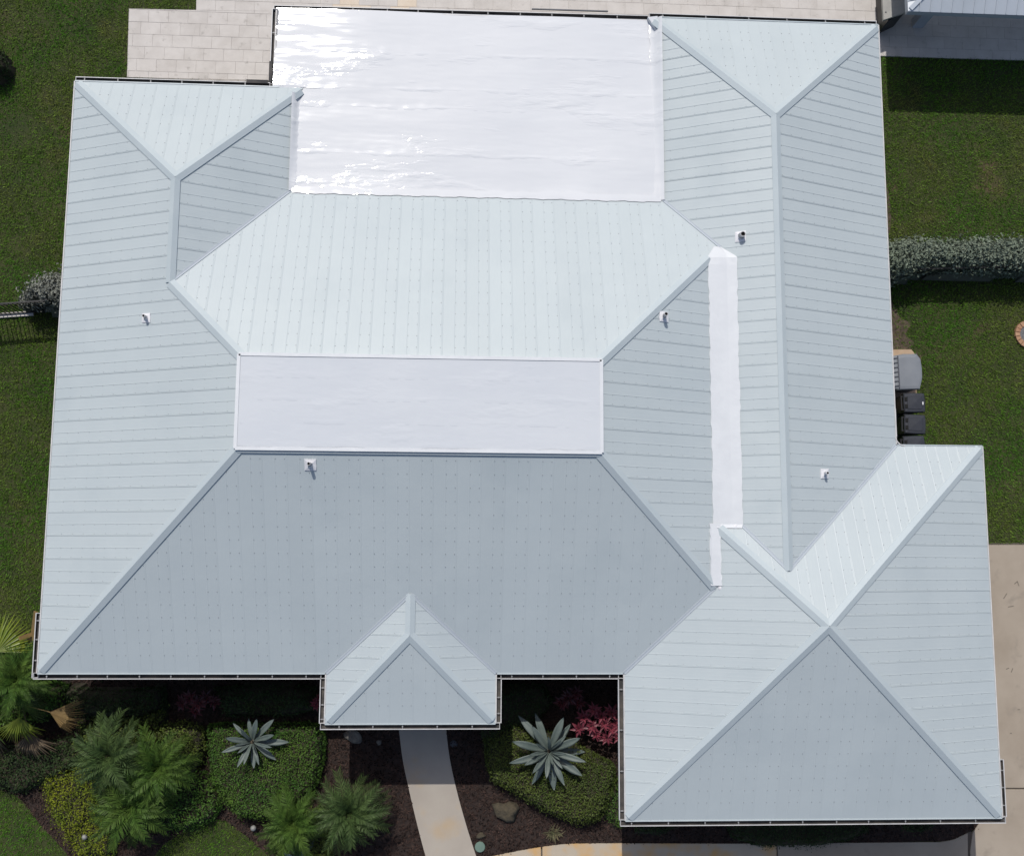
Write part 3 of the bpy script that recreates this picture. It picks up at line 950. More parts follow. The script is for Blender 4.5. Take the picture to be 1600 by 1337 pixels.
p0 = at(202, 15, .05); px_ = at(206, 120, .05)
TW, TH = 0.612, 0.408
pv = None
RG = [P2([(202, 15), (428, 18), (424, 126), (199, 121)], .05), P2([(307, -40), (428, -40), (428, 18), (307, 16.2)], .05),
      P2([(428, -40), (1376, -40), (1376, 38), (428, 19)], .05), P2([(1376, -40), (1690, -40), (1690, 97), (1370, 87.5)], .05)]


def clip(poly, region):
    n = len(region)
    ar = sum(region[i][0] * region[(i + 1) % n][1] - region[(i + 1) % n][0] * region[i][1] for i in range(n))
    reg = region if ar > 0 else region[::-1]
    for i in range(n):
        a_, b_ = reg[i], reg[(i + 1) % n]
        f = lambda p: (b_[0] - a_[0]) * (p[1] - a_[1]) - (b_[1] - a_[1]) * (p[0] - a_[0])
        out = []
        for j in range(len(poly)):
            p, q = poly[j], poly[(j + 1) % len(poly)]
            fp_, fq = f(p), f(q)
            if fp_ >= 0: out.append(p)
            if fp_ * fq < 0:
                t = fp_ / (fp_ - fq); out.append((p[0] + (q[0] - p[0]) * t, p[1] + (q[1] - p[1]) * t))
        poly = out
        if len(poly) < 3: return []
    return poly


npv = 0
for ri, reg in enumerate(RG):
    xs_ = [p[0] for p in reg]; ys2 = [p[1] for p in reg]
    for r in range(-8, 14):
        y1 = p0.y - r * TH
        if y1 < min(ys2) or y1 - TH > max(ys2): continue
        offx = (r * 0.37 % 1.0) * TW
        for k in range(-1, 52):
            x0 = p0.x + k * TW - offx
            if x0 > max(xs_) or x0 + TW < min(xs_): continue
            g = .0028
            q = clip([(x0 + g, y1 - TH + g), (x0 + TW - g, y1 - TH + g), (x0 + TW - g, y1 - g), (x0 + g, y1 - g)], reg)
            if len(q) < 3: continue
            ar = abs(sum(q[i][0] * q[(i + 1) % len(q)][1] - q[(i + 1) % len(q)][0] * q[i][1] for i in range(len(q)))) / 2
            if ar < .004: continue
            z = .05 + random.uniform(-.002, .002)
            n = len(q); cx = sum(p[0] for p in q) / n; cy = sum(p[1] for p in q) / n
            b_ = .004
            inn = [(x + math.copysign(min(b_, abs(cx - x)), cx - x), y + math.copysign(min(b_, abs(cy - y)), cy - y)) for x, y in q]
            vs = [(x, y, 0) for x, y in q] + [(x, y, z - b_) for x, y in q] + [(x, y, z) for x, y in inn]
            fs = [(i, (i + 1) % n, n + (i + 1) % n, n + i) for i in range(n)] + [(n + i, n + (i + 1) % n, 2 * n + (i + 1) % n, 2 * n + i) for i in range(n)] + [tuple(range(2 * n, 3 * n))]
            tan = ri == 2 and abs(cx - at(551, 5).x) < .4 and r < -0 or ri == 2 and abs(cx - at(635, 5).x) < .4 and r < 0
            link('paver', mesh('paver', vs, fs, M['paver_tan'] if tan else (M['paver'] if random.random() < .7 else M['paver_grey'])), patio)
            npv += 1


# ------------------------------------------------------------------ grass, mulch
def poly_np(poly, X, Y):
    P = np.array(poly); c = np.zeros(len(X), bool); j = len(P) - 1
    for i in range(len(P)):
        xi, yi = P[i]; xj, yj = P[j]
        dy = (yj - yi) if abs(yj - yi) > 1e-12 else 1e-12
        c ^= ((yi > Y) != (yj > Y)) & (X < (xj - xi) * (Y - yi) / dy + xi)
        j = i
    return c


def scatter(n, x0, x1, y0, y1): return rng.uniform(x0, x1, n), rng.uniform(y0, y1, n)


def edge_dist(poly, X, Y):
    P = np.array(poly); D = np.full(len(X), 1e9)
    for i in range(len(P)):
        a = P[i]; b = P[(i + 1) % len(P)]; d = b - a
        t = np.clip(((X - a[0]) * d[0] + (Y - a[1]) * d[1]) / max(d @ d, 1e-9), 0, 1)
        D = np.minimum(D, np.hypot(X - a[0] - t * d[0], Y - a[1] - t * d[1]))
    return D


def blades(name, X, Y, z, mat):
    n = len(X)
    a = rng.uniform(0, 2 * PI, n); l = rng.uniform(.035, .10, n); wd = rng.uniform(.006, .013, n)
    lean = rng.uniform(.2, 1.1, n)
    dx, dy = np.cos(a), np.sin(a)
    V = np.empty((n, 3, 3), np.float32)
    V[:, 0] = np.stack([X - dy * wd, Y + dx * wd, np.full(n, z)], 1)
    V[:, 1] = np.stack([X + dy * wd, Y - dx * wd, np.full(n, z)], 1)
    V[:, 2] = np.stack([X + dx * l * lean, Y + dy * l * lean, z + l * np.sqrt(np.maximum(0.1, 1 - (lean * .8) ** 2))], 1)
    F_ = np.arange(n * 3, dtype=np.int32).reshape(n, 3)
    o = link(name, npmesh(name, V.reshape(-1, 3), F_, mat))
    return tag(o, kind='stuff')


HOUSE_O = [(.3, .3), (.3, 16.0), (5.6, 16.0), (5.6, 18.5), (22.9, 18.5), (22.9, 5.9), (25.4, 5.9), (25.4, -3.5), (15.5, -3.5), (15.5, .3)]
DRV = P2([(1526, 850), (1760, 850), (1760, 1430), (735, 1430), (735, 1345), (820, 1326), (900, 1316), (1500, 1310), (1526, 1280)])
X, Y = scatter(1750000, -5.5, 31.5, -7, 22.5)
ok = ~poly_np(HOUSE_O, X, Y) & ~poly_np(DRV, X, Y) & ~poly_np(PAT, X, Y)
bed = poly_np(BED, X, Y)
la = poly_np(LAWN_A, X, Y) | poly_np(LAWN_B, X, Y)
ok &= (~bed | la)
so = poly_np(P2([(1375, 455), (1398, 478), (1406, 496), (1424, 506), (1415, 522), (1428, 536), (1422, 548), (1440, 557), (1420, 600), (1375, 610)]), X, Y)
so |= poly_np(P2([(1370, 250), (1388, 300), (1392, 350), (1384, 372), (1370, 372)]), X, Y)
ok &= ~(so & (rng.random(len(X)) < .68))
# worn patch in the lawn at the upper left
wp = at(28, 205)
ok &= ~((np.hypot(X - wp.x, (Y - wp.y) * 1.2) < .75 * (0.6 + 0.6 * rng.random(len(X)))) & (rng.random(len(X)) < .55))
# tufts: blades thin out in small hollows and in broader weak patches
gn = rng.random((600, 600)); gb = rng.random((60, 60))
ii = ((X + 8) / .085).astype(int) % 600; jj = ((Y + 8) / .085).astype(int) % 600
ib = ((X + 8) / .8).astype(int) % 60; jb = ((Y + 8) / .8).astype(int) % 60
ok &= rng.random(len(X)) < (.30 + .70 * gn[ii, jj]) * (.75 + .25 * gb[ib, jb])
X, Y = X[ok], Y[ok]
tag(blades('grass', X, Y, 0.012, M['grass']), kind='stuff')

X, Y = scatter(90000, -3, 26.5, -6.2, 1.5)
ok = poly_np(BED, X, Y) & ~poly_np(LAWN_A, X, Y) & ~poly_np(LAWN_B, X, Y) & ~poly_np(P2(pathL + pathR[::-1], .05), X, Y)
X, Y = X[ok], Y[ok]
n = len(X)
a = rng.uniform(0, PI, n); l = rng.uniform(.015, .05, n); wd = rng.uniform(.006, .016, n); tz = rng.uniform(-.5, .5, n)
dx, dy = np.cos(a), np.sin(a)
zc = rng.uniform(.012, .05, n)
V = np.empty((n, 4, 3), np.float32)
for q, (s, t) in enumerate(((-1, -1), (1, -1), (1, 1), (-1, 1))):
    V[:, q] = np.stack([X + dx * l * s - dy * wd * t, Y + dy * l * s + dx * wd * t, zc + l * s * tz * .6 + wd * t * rng.uniform(-.6, .6, n)], 1)
tag(link('mulch_chips', npmesh('mulch_chips', V.reshape(-1, 3), np.arange(n * 4, dtype=np.int32).reshape(n, 4), M['mulch'])), kind='stuff')


# ------------------------------------------------------------------ leafy plants
def leaf_quads(C, N, size, asp=0.5, fold=0.15):
    """leaf at each centre C facing N: a 4-vertex pointed leaf"""
    n = len(C)
    N = N / np.linalg.norm(N, axis=1, keepdims=True)
    r = rng.normal(size=(n, 3))
    T = np.cross(N, r); T /= np.linalg.norm(T, axis=1, keepdims=True)
    B = np.cross(N, T)
    s = np.asarray(size).reshape(-1, 1) * np.ones((n, 1))
    V = np.empty((n, 4, 3), np.float32)
    V[:, 0] = C - T * s * .5
    V[:, 1] = C + B * s * asp * .5 + N * s * fold - T * s * .05
    V[:, 2] = C + T * s * .5 - N * s * .08
    V[:, 3] = C - B * s * asp * .5 + N * s * fold - T * s * .05
    F_ = np.arange(n * 4, dtype=np.int32).reshape(n, 4)
    return V.reshape(-1, 3), F_


def mound(name, outline_px, h, label, cat, mat, density=1500, size=(.028, .075), asp=.55, edge=.28, rough=.06, group=None, zpx=None, twig='twig', rnd=.8, lump=0.05, base=0.02):
    """clipped or loose shrub: leaf shell over a twiggy inside, outline traced at its shoulder height"""
    zp = h * .8 if zpx is None else zpx
    poly = P2(outline_px, zp)
    P = np.array(poly); c = P.mean(0)
    root = empty(name, (c[0], c[1], 0))
    tag(root, label, cat, group)
    mn, mxx = P.min(0), P.max(0)
    ar = (mxx - mn).prod()
    n = int(density * ar)
    X, Y = scatter(n, mn[0], mxx[0], mn[1], mxx[1])
    ins = poly_np(poly, X, Y); X, Y = X[ins], Y[ins]
    ph = rng.uniform(0, 6.28, 6)

    def surf(X, Y):
        d = edge_dist(poly, X, Y)
        t = np.clip(d / edge, 0, 1)
        z = h * (.35 + .65 * np.sqrt(1 - (1 - t) ** 2))
        z = z + lump * (np.sin(X * 3.1 + ph[0]) * np.sin(Y * 3.7 + ph[1]) + .6 * np.sin(X * 7.3 + ph[2]) * np.sin(Y * 6.1 + ph[3]))
        return z, t
    z, t = surf(X, Y)
    e = .02
    gx = (surf(X + e, Y)[0] - z) / e; gy = (surf(X, Y + e)[0] - z) / e
    N = np.stack([-gx, -gy, np.ones_like(gx)], 1); N /= np.linalg.norm(N, axis=1, keepdims=True)
    C = np.stack([X, Y, z], 1) + N * rng.normal(0, rough, (len(X), 1)) - N * (rng.random((len(X), 1)) ** 2) * rough * 1.5
    # skirt of leaves on the sides
    m = int(density * .5 * sum(np.linalg.norm(P[i] - P[i - 1]) for i in range(len(P))) * h * .7)
    ii = rng.integers(0, len(P), m); tt = rng.random((m, 1))
    E = P[ii] * (1 - tt) + P[(ii + 1) % len(P)] * tt
    dirv = E - c; dirv /= np.linalg.norm(dirv, axis=1, keepdims=True) + 1e-6
    E = E - dirv * np.abs(rng.normal(0, rough, (m, 1)))
    ez = rng.uniform(.05, h * .5, m)
    C = np.concatenate([C, np.column_stack([E, ez])])
    N = np.concatenate([N, np.column_stack([dirv, np.full(m, .4)])])
    N = N + rng.normal(0, rnd * .5, N.shape)
    V, F_ = leaf_quads(C, N, rng.uniform(*size, len(C)), asp)
    V = V - np.array([c[0], c[1], 0], np.float32)
    link('foliage', npmesh('foliage', V, F_, mat), root)
    # twiggy inside
    q = [(c[0] + (x - c[0]) * .93, c[1] + (y - c[1]) * .93) for x, y in poly]
    g = max(.12, edge * .4)
    G, Q = [], {}
    xs = np.arange(mn[0], mxx[0] + g, g); ys_ = np.arange(mn[1], mxx[1] + g, g)
    GX, GY = np.meshgrid(xs, ys_)
    zz, _ = surf(GX.ravel(), GY.ravel())
    inn = poly_np(q, GX.ravel(), GY.ravel())
    zz = np.where(inn, np.maximum(zz - max(.10, rough * 2), .03), base)
    vs = np.column_stack([GX.ravel() - c[0], GY.ravel() - c[1], zz])
    nx = len(xs)
    fs = []
    for j in range(len(ys_) - 1):
        for i in range(nx - 1):
            a = j * nx + i
            if inn[a] or inn[a + 1] or inn[a + nx] or inn[a + nx + 1]: fs.append((a, a + 1, a + nx + 1, a + nx))
    if fs: link('twigs', mesh('twigs', vs, fs, M[twig]), root)
    return root


# clipped hedges under the agaves
mound('clipped_hedge', [(320, 1135), (345, 1130), (400, 1132), (470, 1130), (500, 1134), (507, 1155), (505, 1190), (497, 1225), (470, 1255), (440, 1280), (405, 1284), (370, 1277), (345, 1255), (325, 1220)],
      .75, 'dark green clipped hedge under the smaller agave left of the path', 'hedge', M['hedge'], group='clipped hedges under the agaves')
mound('clipped_hedge', [(756, 1150), (800, 1128), (880, 1150), (930, 1178), (962, 1195), (966, 1220), (952, 1262), (935, 1287), (905, 1291), (850, 1270), (800, 1240), (768, 1222), (758, 1190)],
      .75, 'olive green clipped hedge under the large agave right of the path', 'hedge', M['hedge2'], group='clipped hedges under the agaves')
# shrubs of the left bed
mound('golden_shrub', [(62, 1225), (85, 1208), (120, 1200), (160, 1188), (172, 1215), (165, 1260), (176, 1300), (172, 1345), (120, 1345), (92, 1300), (70, 1262)],
      .7, 'bright golden yellow shrub along the lawn edge at the lower left', 'shrub', M['gold'], size=(.04, .075), rough=.09, density=1100, lump=.09)
mound('golden_shrub', [(250, 1135), (285, 1128), (312, 1138), (318, 1170), (305, 1210), (280, 1228), (255, 1195)],
      .8, 'yellow green shrub beside the dark hedge, between the palms', 'shrub', M['hedge2'], size=(.05, .09), rough=.1, density=1000, lump=.1)
mound('leafy_shrub', [(215, 1225), (300, 1200), (330, 1215), (345, 1262), (330, 1285), (285, 1300), (230, 1300), (190, 1280)],
      .6, 'dark green leafy shrub beside the small lawn patch', 'shrub', M['hedge'], size=(.05, .09), rough=.1, density=900, lump=.1)
mound('leafy_shrub', [(115, 1128), (190, 1112), (255, 1108), (262, 1200), (215, 1240), (160, 1235), (128, 1195)],
      .6, 'mixed green shrub filling the bed beneath the grey green palm', 'shrub', M['hedge2'], size=(.05, .10), rough=.12, density=900, lump=.12)
mound('leafy_shrub', [(425, 1282), (500, 1262), (520, 1300), (520, 1350), (440, 1350), (418, 1325)],
      .35, 'low green shrub filling the bed beneath the bright green palm', 'shrub', M['hedge2'], size=(.05, .10), rough=.12, density=900, lump=.1)
mound('leafy_shrub', [(-30, 1170), (40, 1165), (110, 1150), (130, 1185), (100, 1215), (60, 1225), (30, 1242), (-30, 1230)],
      .5, 'dark low shrub under the withered brown fan frond', 'shrub', M['shade_leaf'], size=(.05, .09), rough=.1, density=800, lump=.1)
mound('leafy_shrub', [(-30, 985), (20, 1000), (48, 1012), (52, 1060), (100, 1072), (110, 1105), (60, 1130), (-30, 1150)],
      .8, 'dense leafy shrub below the fan palm at the left edge', 'shrub', M['hedge'], size=(.06, .11), rough=.14, density=750, lump=.14)
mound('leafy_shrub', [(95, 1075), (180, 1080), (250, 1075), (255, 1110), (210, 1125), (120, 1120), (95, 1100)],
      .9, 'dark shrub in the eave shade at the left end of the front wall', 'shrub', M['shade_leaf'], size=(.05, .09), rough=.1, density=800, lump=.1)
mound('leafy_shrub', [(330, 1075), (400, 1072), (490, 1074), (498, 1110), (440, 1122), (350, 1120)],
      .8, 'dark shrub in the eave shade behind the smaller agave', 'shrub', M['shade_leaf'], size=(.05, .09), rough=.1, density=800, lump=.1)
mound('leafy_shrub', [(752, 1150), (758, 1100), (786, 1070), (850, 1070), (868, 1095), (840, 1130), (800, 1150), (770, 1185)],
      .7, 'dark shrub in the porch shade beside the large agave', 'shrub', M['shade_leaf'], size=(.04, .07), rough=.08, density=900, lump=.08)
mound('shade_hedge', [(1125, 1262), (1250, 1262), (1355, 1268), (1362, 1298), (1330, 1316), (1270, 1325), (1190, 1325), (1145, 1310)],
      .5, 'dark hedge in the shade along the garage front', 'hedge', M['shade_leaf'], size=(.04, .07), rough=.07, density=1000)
mound('leafy_shrub', [(945, 1240), (968, 1215), (985, 1240), (990, 1285), (968, 1296), (948, 1280)],
      .45, 'small green shrub between the olive hedge and the garage gutter', 'shrub', M['hedge'], size=(.04, .07), rough=.08, density=900)
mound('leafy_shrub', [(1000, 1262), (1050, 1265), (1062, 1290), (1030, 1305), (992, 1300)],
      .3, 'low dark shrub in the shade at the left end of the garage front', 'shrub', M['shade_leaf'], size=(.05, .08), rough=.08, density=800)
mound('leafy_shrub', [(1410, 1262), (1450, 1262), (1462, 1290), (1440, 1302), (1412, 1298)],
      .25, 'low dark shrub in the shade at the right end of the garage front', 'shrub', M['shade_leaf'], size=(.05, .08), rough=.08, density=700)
mound('leafy_shrub', [(-60, 60), (-8, 68), (2, 85), (5, 98), (-4, 110), (-60, 120)],
      1.0, 'dark shrub cut off by the left edge near the upper corner', 'shrub', M['shade_leaf'], size=(.05, .09), rough=.1, density=700)
# silver hedges
mound('silver_hedge', [(1345, 384), (1385, 377), (1420, 370), (1470, 374), (1520, 371), (1560, 373), (1600, 369), (1680, 372), (1680, 425), (1600, 420), (1560, 422), (1510, 420), (1460, 418), (1420, 428), (1395, 436), (1345, 430)],
      1.35, 'long silver leaved hedge crossing the lawn right of the house', 'hedge', M['silver'], size=(.08, .15), rough=.10, density=1300, asp=.5, edge=.35, twig='grey_twig', rnd=.8, lump=.07)
mound('silver_shrub', [(18, 472), (45, 440), (70, 428), (95, 425), (130, 430), (135, 480), (95, 484), (60, 475)],
      1.3, 'grey silver shrub behind the black fence left of the house', 'shrub', M['grey_silver'], size=(.08, .15), rough=.12, density=1300, asp=.5, edge=.4, twig='grey_twig', rnd=.8, lump=.1)


# ------------------------------------------------------------------ agaves
def agave_leaf(L=1.0, Wd=.2, curve=.25, seed=0):
    """thick channelled blade along +x, tip pointed"""
    ns, V, Fc = 12, [], []
    for i in range(ns + 1):
        t = i / ns
        wv = Wd * (.42 + .58 * math.sin(min(1, t / .62) * PI / 2) ** 1.2) if t < .62 else Wd * max(0.0, math.cos((t - .62) / .38 * PI / 2)) ** .8
        wv = max(wv, .006)
        x = L * t; z = curve * L * (t * 1.0 - 1.15 * t * t)
        ch = wv * .34 * (1 - .6 * t)
        for s, zz in ((-1, ch), (-.5, ch * .28), (0, 0), (.5, ch * .28), (1, ch)): V.append((x, s * wv / 2, z + zz))
        th = .035 * (1 - t) + .008
        for s, zz in ((.5, ch * .28 - th), (0, -th * 1.3), (-.5, ch * .28 - th)): V.append((x, s * wv / 2, z + zz))
    k = 8
    for i in range(ns):
        for j in range(k):
            a, b = i * k + j, i * k + (j + 1) % k
            Fc.append((a, a + k, b + k, b))
    Fc.append(tuple(range(ns * k, ns * k + k)))
    return V, [f[::-1] for f in Fc]


def agave(px, py, z, R, nl, label, mat, group, seed):
    r = random.Random(seed)
    c = at(px, py, z)
    root = empty('agave', (c.x, c.y, 0)); tag(root, label, 'agave', group)
    mb = MB(); mb.lathe([(.16 * R, 0), (.14 * R, z * .7), (.10 * R, z + .05), (.02, z + .12)], (0, 0, 0), n=10)
    mb.build('stem', M['trunk'], root, smooth=True)
    meshes = [mesh('leaf', *agave_leaf(1.0, wd, cv), mat, True) for wd, cv in ((.195, .22), (.17, .34), (.21, .14), (.155, .05))]
    for i in range(nl):
        t = i / nl
        a = i * 2.39996 + r.uniform(-.12, .12)
        o = link('leaf', meshes[(i * 7) % 3] if t < .8 else meshes[3], root)
        tilt = math.radians(6 + 66 * t ** 1.5 + r.uniform(-13, 13))
        L = R * (1.0 - .48 * t ** 1.4) * r.uniform(.74, 1.12)
        o.scale = (L, L * (1.0 if t < .6 else .8), L)
        o.rotation_euler = (r.uniform(-.15, .15), -tilt, a)
        o.location = (math.cos(a) * .05, math.sin(a) * .05, z - .05 + .22 * t * R)


agave(857, 1172, 0.85, 1.16, 27, 'large blue grey agave with broad leaves on the olive hedge', M['agave'], 'agaves in the front beds', 4)
agave(395, 1158, 0.85, .90, 20, 'smaller pale agave rising out of the dark clipped hedge', M['agave'], 'agaves in the front beds', 11)
agave(470, 1342, 0.15, .62, 16, 'slate blue agave under the palm at the bottom edge', M['agave_dark'], 'agaves in the front beds', 21)


# ------------------------------------------------------------------ palms with feather fronds
def frond_mesh(L, arch, seed, mat, nleaf=34, leafl=.30, droop=.5, name='frond'):
    r = random.Random(seed)
    V, Fc = [], []
    pts = []
    for i in range(15):
        t = i / 14
        pts.append(Vector((L * (t - .12 * arch * t ** 3), 0.05 * L * math.sin(t * 2 + seed), L * (arch * .55 * t - arch * .95 * t * t))))
    for i in range(14):
        p, q = pts[i], pts[i + 1]
        w0, w1 = .014 * (1 - i / 15), .014 * (1 - (i + 1) / 15)
        k = len(V)
        V += [p + Vector((0, w0, 0)), p - Vector((0, w0, 0)), q - Vector((0, w1, 0)), q + Vector((0, w1, 0)), p + Vector((0, 0, w0)), q + Vector((0, 0, w1))]
        Fc += [(k, k + 4, k + 5, k + 3), (k + 4, k + 1, k + 2, k + 5), (k, k + 3, k + 2, k + 1)]
    for j in range(nleaf):
        t = .16 + .84 * j / (nleaf - 1)
        f = t * 14; i = min(13, int(f)); p = pts[i].lerp(pts[i + 1], f - i)
        d = (pts[i + 1] - pts[i]).normalized()
        for s in (-1, 1):
            l = leafl * (math.sin(min(1, t * 1.25 + .12) * PI * .86) ** .6 + .12) * r.uniform(.82, 1.1)
            ang = math.radians(62 - 34 * t + r.uniform(-8, 8))
            v = (d * math.cos(ang) + Vector((0, s, 0)) * math.sin(ang) + Vector((0, 0, .38))).normalized()
            m_ = p + v * l * .55
            e = p + v * l * .92 + Vector((0, 0, -droop * l * r.uniform(.6, 1.3)))
            wv = .013
            n_ = d * wv
            k = len(V)
            V += [p - n_ * .5, p + n_ * .5, m_ + n_, m_ - n_, e]
            Fc += [(k, k + 1, k + 2, k + 3), (k + 3, k + 2, k + 4)]
    me = mesh(name, V, Fc, mat)
    return me


def palm(px, py, z, R, nf, label, mat, seed, group, droopy=1.0):
    r = random.Random(seed)
    c = at(px, py, z)
    root = empty('pygmy_palm', (c.x, c.y, 0)); tag(root, label, 'palm', group)
    mb = MB()
    for i in range(6):
        mb.tube((0, 0, z * i / 6), (0, 0, z * (i + 1) / 6), .075 + .012 * (i % 2), .07, n=10)
    mb.build('trunk', M['trunk'], root)
    ms = [frond_mesh(1.0, ar, seed * 10 + q, mat, droop=dr) for q, (ar, dr) in enumerate(((.7, .3), (1.0, .5), (.45, .35), (1.25, .6)))]
    for i in range(nf):
        t = i / nf
        a = i * 2.39996 + r.uniform(-.15, .15)
        o = link('frond', ms[r.choice((0, 1, 3) if t < .6 else (0, 2))], root)
        L = R * (1.0 - .22 * t) * r.uniform(.85, 1.1)
        tilt = math.radians((-6 + 62 * t) / droopy + r.uniform(-8, 8))
        o.scale = (L, L, L)
        o.rotation_euler = (r.uniform(-.25, .25), -tilt, a)
        o.location = (0, 0, z)


palm(172, 1180, 1.75, 1.22, 26, 'grey green pygmy palm nearest the dry tan fan frond', M['frond'], 3, 'pygmy palms in the left bed')
palm(248, 1198, 1.45, 1.22, 24, 'fresh green pygmy palm right of the grey green one', M['frond2'], 5, 'pygmy palms in the left bed')
palm(203, 1262, 1.35, 1.28, 22, 'lowest drooping pygmy palm between the golden shrub and lawn patch', M['frond2'], 7, 'pygmy palms in the left bed', 1.3)
palm(458, 1285, 1.2, 1.12, 24, 'bright green palm touching the dark clipped hedge', M['frond2'], 9, 'pygmy palms in the left bed')
palm(546, 1270, 1.3, 1.22, 28, 'wide pygmy palm standing alone in the mulch near the path', M['frond'], 13, 'pygmy palms in the left bed')
palm(28, 1062, 1.9, 1.15, 24, 'dark feathery palm at the left edge by the gutter corner', M['frond2'], 17, 'pygmy palms in the left bed')


# ------------------------------------------------------------------ fan palm
def fan_mesh(nseg, spread, L, mat, seed, split=.55, name='frond', droop=.25):
    r = random.Random(seed)
    V, Fc = [], []
    pl_ = .9
    # petiole
    k = 0
    V += [(-pl_, .018, 0), (-pl_, -.018, 0), (0, -.012, .0), (0, .012, .0), (-pl_, 0, .025), (0, 0, .018)]
    Fc += [(0, 4, 5, 3), (4, 1, 2, 5), (0, 3, 2, 1)]
    for i in range(nseg):
        a0 = -spread / 2 + spread * i / nseg; a1 = a0 + spread / nseg
        am = (a0 + a1) / 2
        l = L * (.72 + .28 * math.cos(am * .6)) * r.uniform(.9, 1.06)
        s = split * l
        dz = -droop * l
        k = len(V)
        fz_ = .02 * (1 if i % 2 else -1)
        V += [(0, 0, .01), (s * math.cos(a0), s * math.sin(a0), fz_), (s * math.cos(a1), s * math.sin(a1), -fz_),
              (s * math.cos(am), s * math.sin(am), .03), (l * math.cos(am + r.uniform(-.05, .05)), l * math.sin(am), dz * r.uniform(.4, 1.4))]
        Fc += [(k, k + 1, k + 3), (k, k + 3, k + 2), (k + 1, k + 4, k + 3), (k + 3, k + 4, k + 2)]
    return mesh(name, V, Fc, mat)


fp = at(6, 1085, 1.7)
root = empty('fan_palm', (fp.x, fp.y, 0))
tag(root, 'fan palm at the left edge with lime, tan and brown fan fronds', 'palm')
mb = MB()
for i in range(6): mb.tube((0, 0, 1.6 * i / 6), (0, 0, 1.6 * (i + 1) / 6), .15, .12, n=10)
mb.build('trunk', M['trunk'], root)
# (pixel where the fan spreads, height, heading of the fan in the picture (degrees, 90 = up), material, size, label)
for (px, py, z, hd, mk, L, sp, lb) in [
        (-6, 1018, 1.9, 70, 'fan_lime', 1.15, 2.6, None), (30, 1120, 1.5, -95, 'fan_lime', .85, 1.9, None), (78, 1112, 1.3, -18, 'fan_dry', .95, 1.5, 'dry tan frond'),
        (45, 1145, .9, -80, 'fan_brown', .95, 1.9, 'withered brown frond'), (40, 1108, 1.2, 15, 'fan_green', .7, 2.2, None),
        (28, 1040, 1.6, 55, 'fan_green', .75, 1.4, None), (-20, 1120, 1.2, 220, 'fan_green', 1.0, 3.0, None),
        (-25, 1060, 1.7, 170, 'fan_green', 1.0, 3.2, None), (20, 1080, 1.9, 20, 'fan_green', .8, 2.6, None), (-10, 1140, .8, -120, 'fan_brown', .9, 2.0, 'withered brown frond')]:
    q = at(px, py, z) - Vector((fp.x, fp.y, 0))
    o = link('frond', fan_mesh(26, sp, L, M[mk], int(px * 7 + py)), root)
    o.location = q
    o.rotation_euler = (random.uniform(-.35, .35), random.uniform(.05, .3), math.radians(hd))
    if lb: o['label'] = lb
# two yellowing leaf sheaths sticking up beside the gutter
sh = []
for (p, q) in (((50, 1000), (56, 955)), ((52, 990), (30, 997))):
    a = at(*p, 1.6); b = at(*q, 2.0)
    mb = MB(); mb.bar(a - Vector((fp.x, fp.y, 0)), b - Vector((fp.x, fp.y, 0)), .11, .03); mb.build('leaf_sheath', M['fan_dry'], root)


# ------------------------------------------------------------------ ti plants
def ti_plant(spots, label, mat, group):
    c = at(spots[0][0], spots[0][1], spots[0][2])
    root = empty('ti_plant', (c.x, c.y, 0)); tag(root, label, 'shrub', group)
    mb = MB()
    for (px, py, z, R) in spots:
        q = at(px, py, z) - Vector((c.x, c.y, 0))
        mb.tube((q.x * .6, q.y * .6, 0), (q.x, q.y, q.z), .018, .012, n=6)
    mb.build('stem', M['twig'], root)
    for (px, py, z, R) in spots:
        q = at(px, py, z) - Vector((c.x, c.y, 0))
        V, Fc = [], []
        nl = 15
        for i in range(nl):
            t = i / nl
            a = i * 2.4 + random.uniform(-.2, .2); el = math.radians(-15 + 75 * t + random.uniform(-10, 10))
            L = R * (1 - .3 * t) * random.uniform(.8, 1.1); wv = L * .17
            d = Vector((math.cos(a) * math.cos(el), math.sin(a) * math.cos(el), math.sin(el)))
            sd = Vector((-math.sin(a), math.cos(a), 0)); up = d.cross(sd) * -1
            if up.z < 0: up = -up
            k = len(V)
            V += [q + d * .02, q + d * L * .45 + sd * wv + up * .02, q + d * L * .5 - up * .01, q + d * L * .45 - sd * wv + up * .02, q + d * L - Vector((0, 0, .12 * L))]
            Fc += [(k, k + 2, k + 1), (k, k + 3, k + 2), (k + 1, k + 2, k + 4), (k + 2, k + 3, k + 4)]
        link('leaf_rosette', mesh('leaf_rosette', V, Fc, mat), root)


ti_plant([(928, 1108, 1.0, .30), (912, 1120, .95, .32), (940, 1118, 1.0, .30), (956, 1112, 1.05, .32), (968, 1120, 1.0, .28), (904, 1138, .85, .3), (924, 1134, .9, .32), (944, 1130, .95, .3),
          (955, 1138, .9, .3), (948, 1152, .8, .28), (966, 1150, .85, .28), (932, 1147, .8, .28), (966, 1134, .9, .3)],
         'bright pink leaved ti plant beside the large agave', M['pink'], 'red leaved ti plants')
ti_plant([(888, 1090, .95, .32), (900, 1082, .9, .3), (878, 1098, .8, .3), (905, 1098, .85, .28)],
         'ti plant with eave shade put in its leaf colour, above the pink one', M['shade_red'], 'red leaved ti plants')
ti_plant([(310, 1098, 1.0, .32), (296, 1090, .95, .32), (322, 1090, .9, .3), (306, 1110, .8, .28), (285, 1098, .8, .3), (335, 1096, .8, .28)],
         'ti plant with eave shade put in its leaf colour, above the palms', M['shade_red'], 'red leaved ti plants')
ti_plant([(494, 1100, .9, .26), (500, 1092, .9, .22)],
         'small red ti plant tucked against the left porch gutter', M['pink'], 'red leaved ti plants')


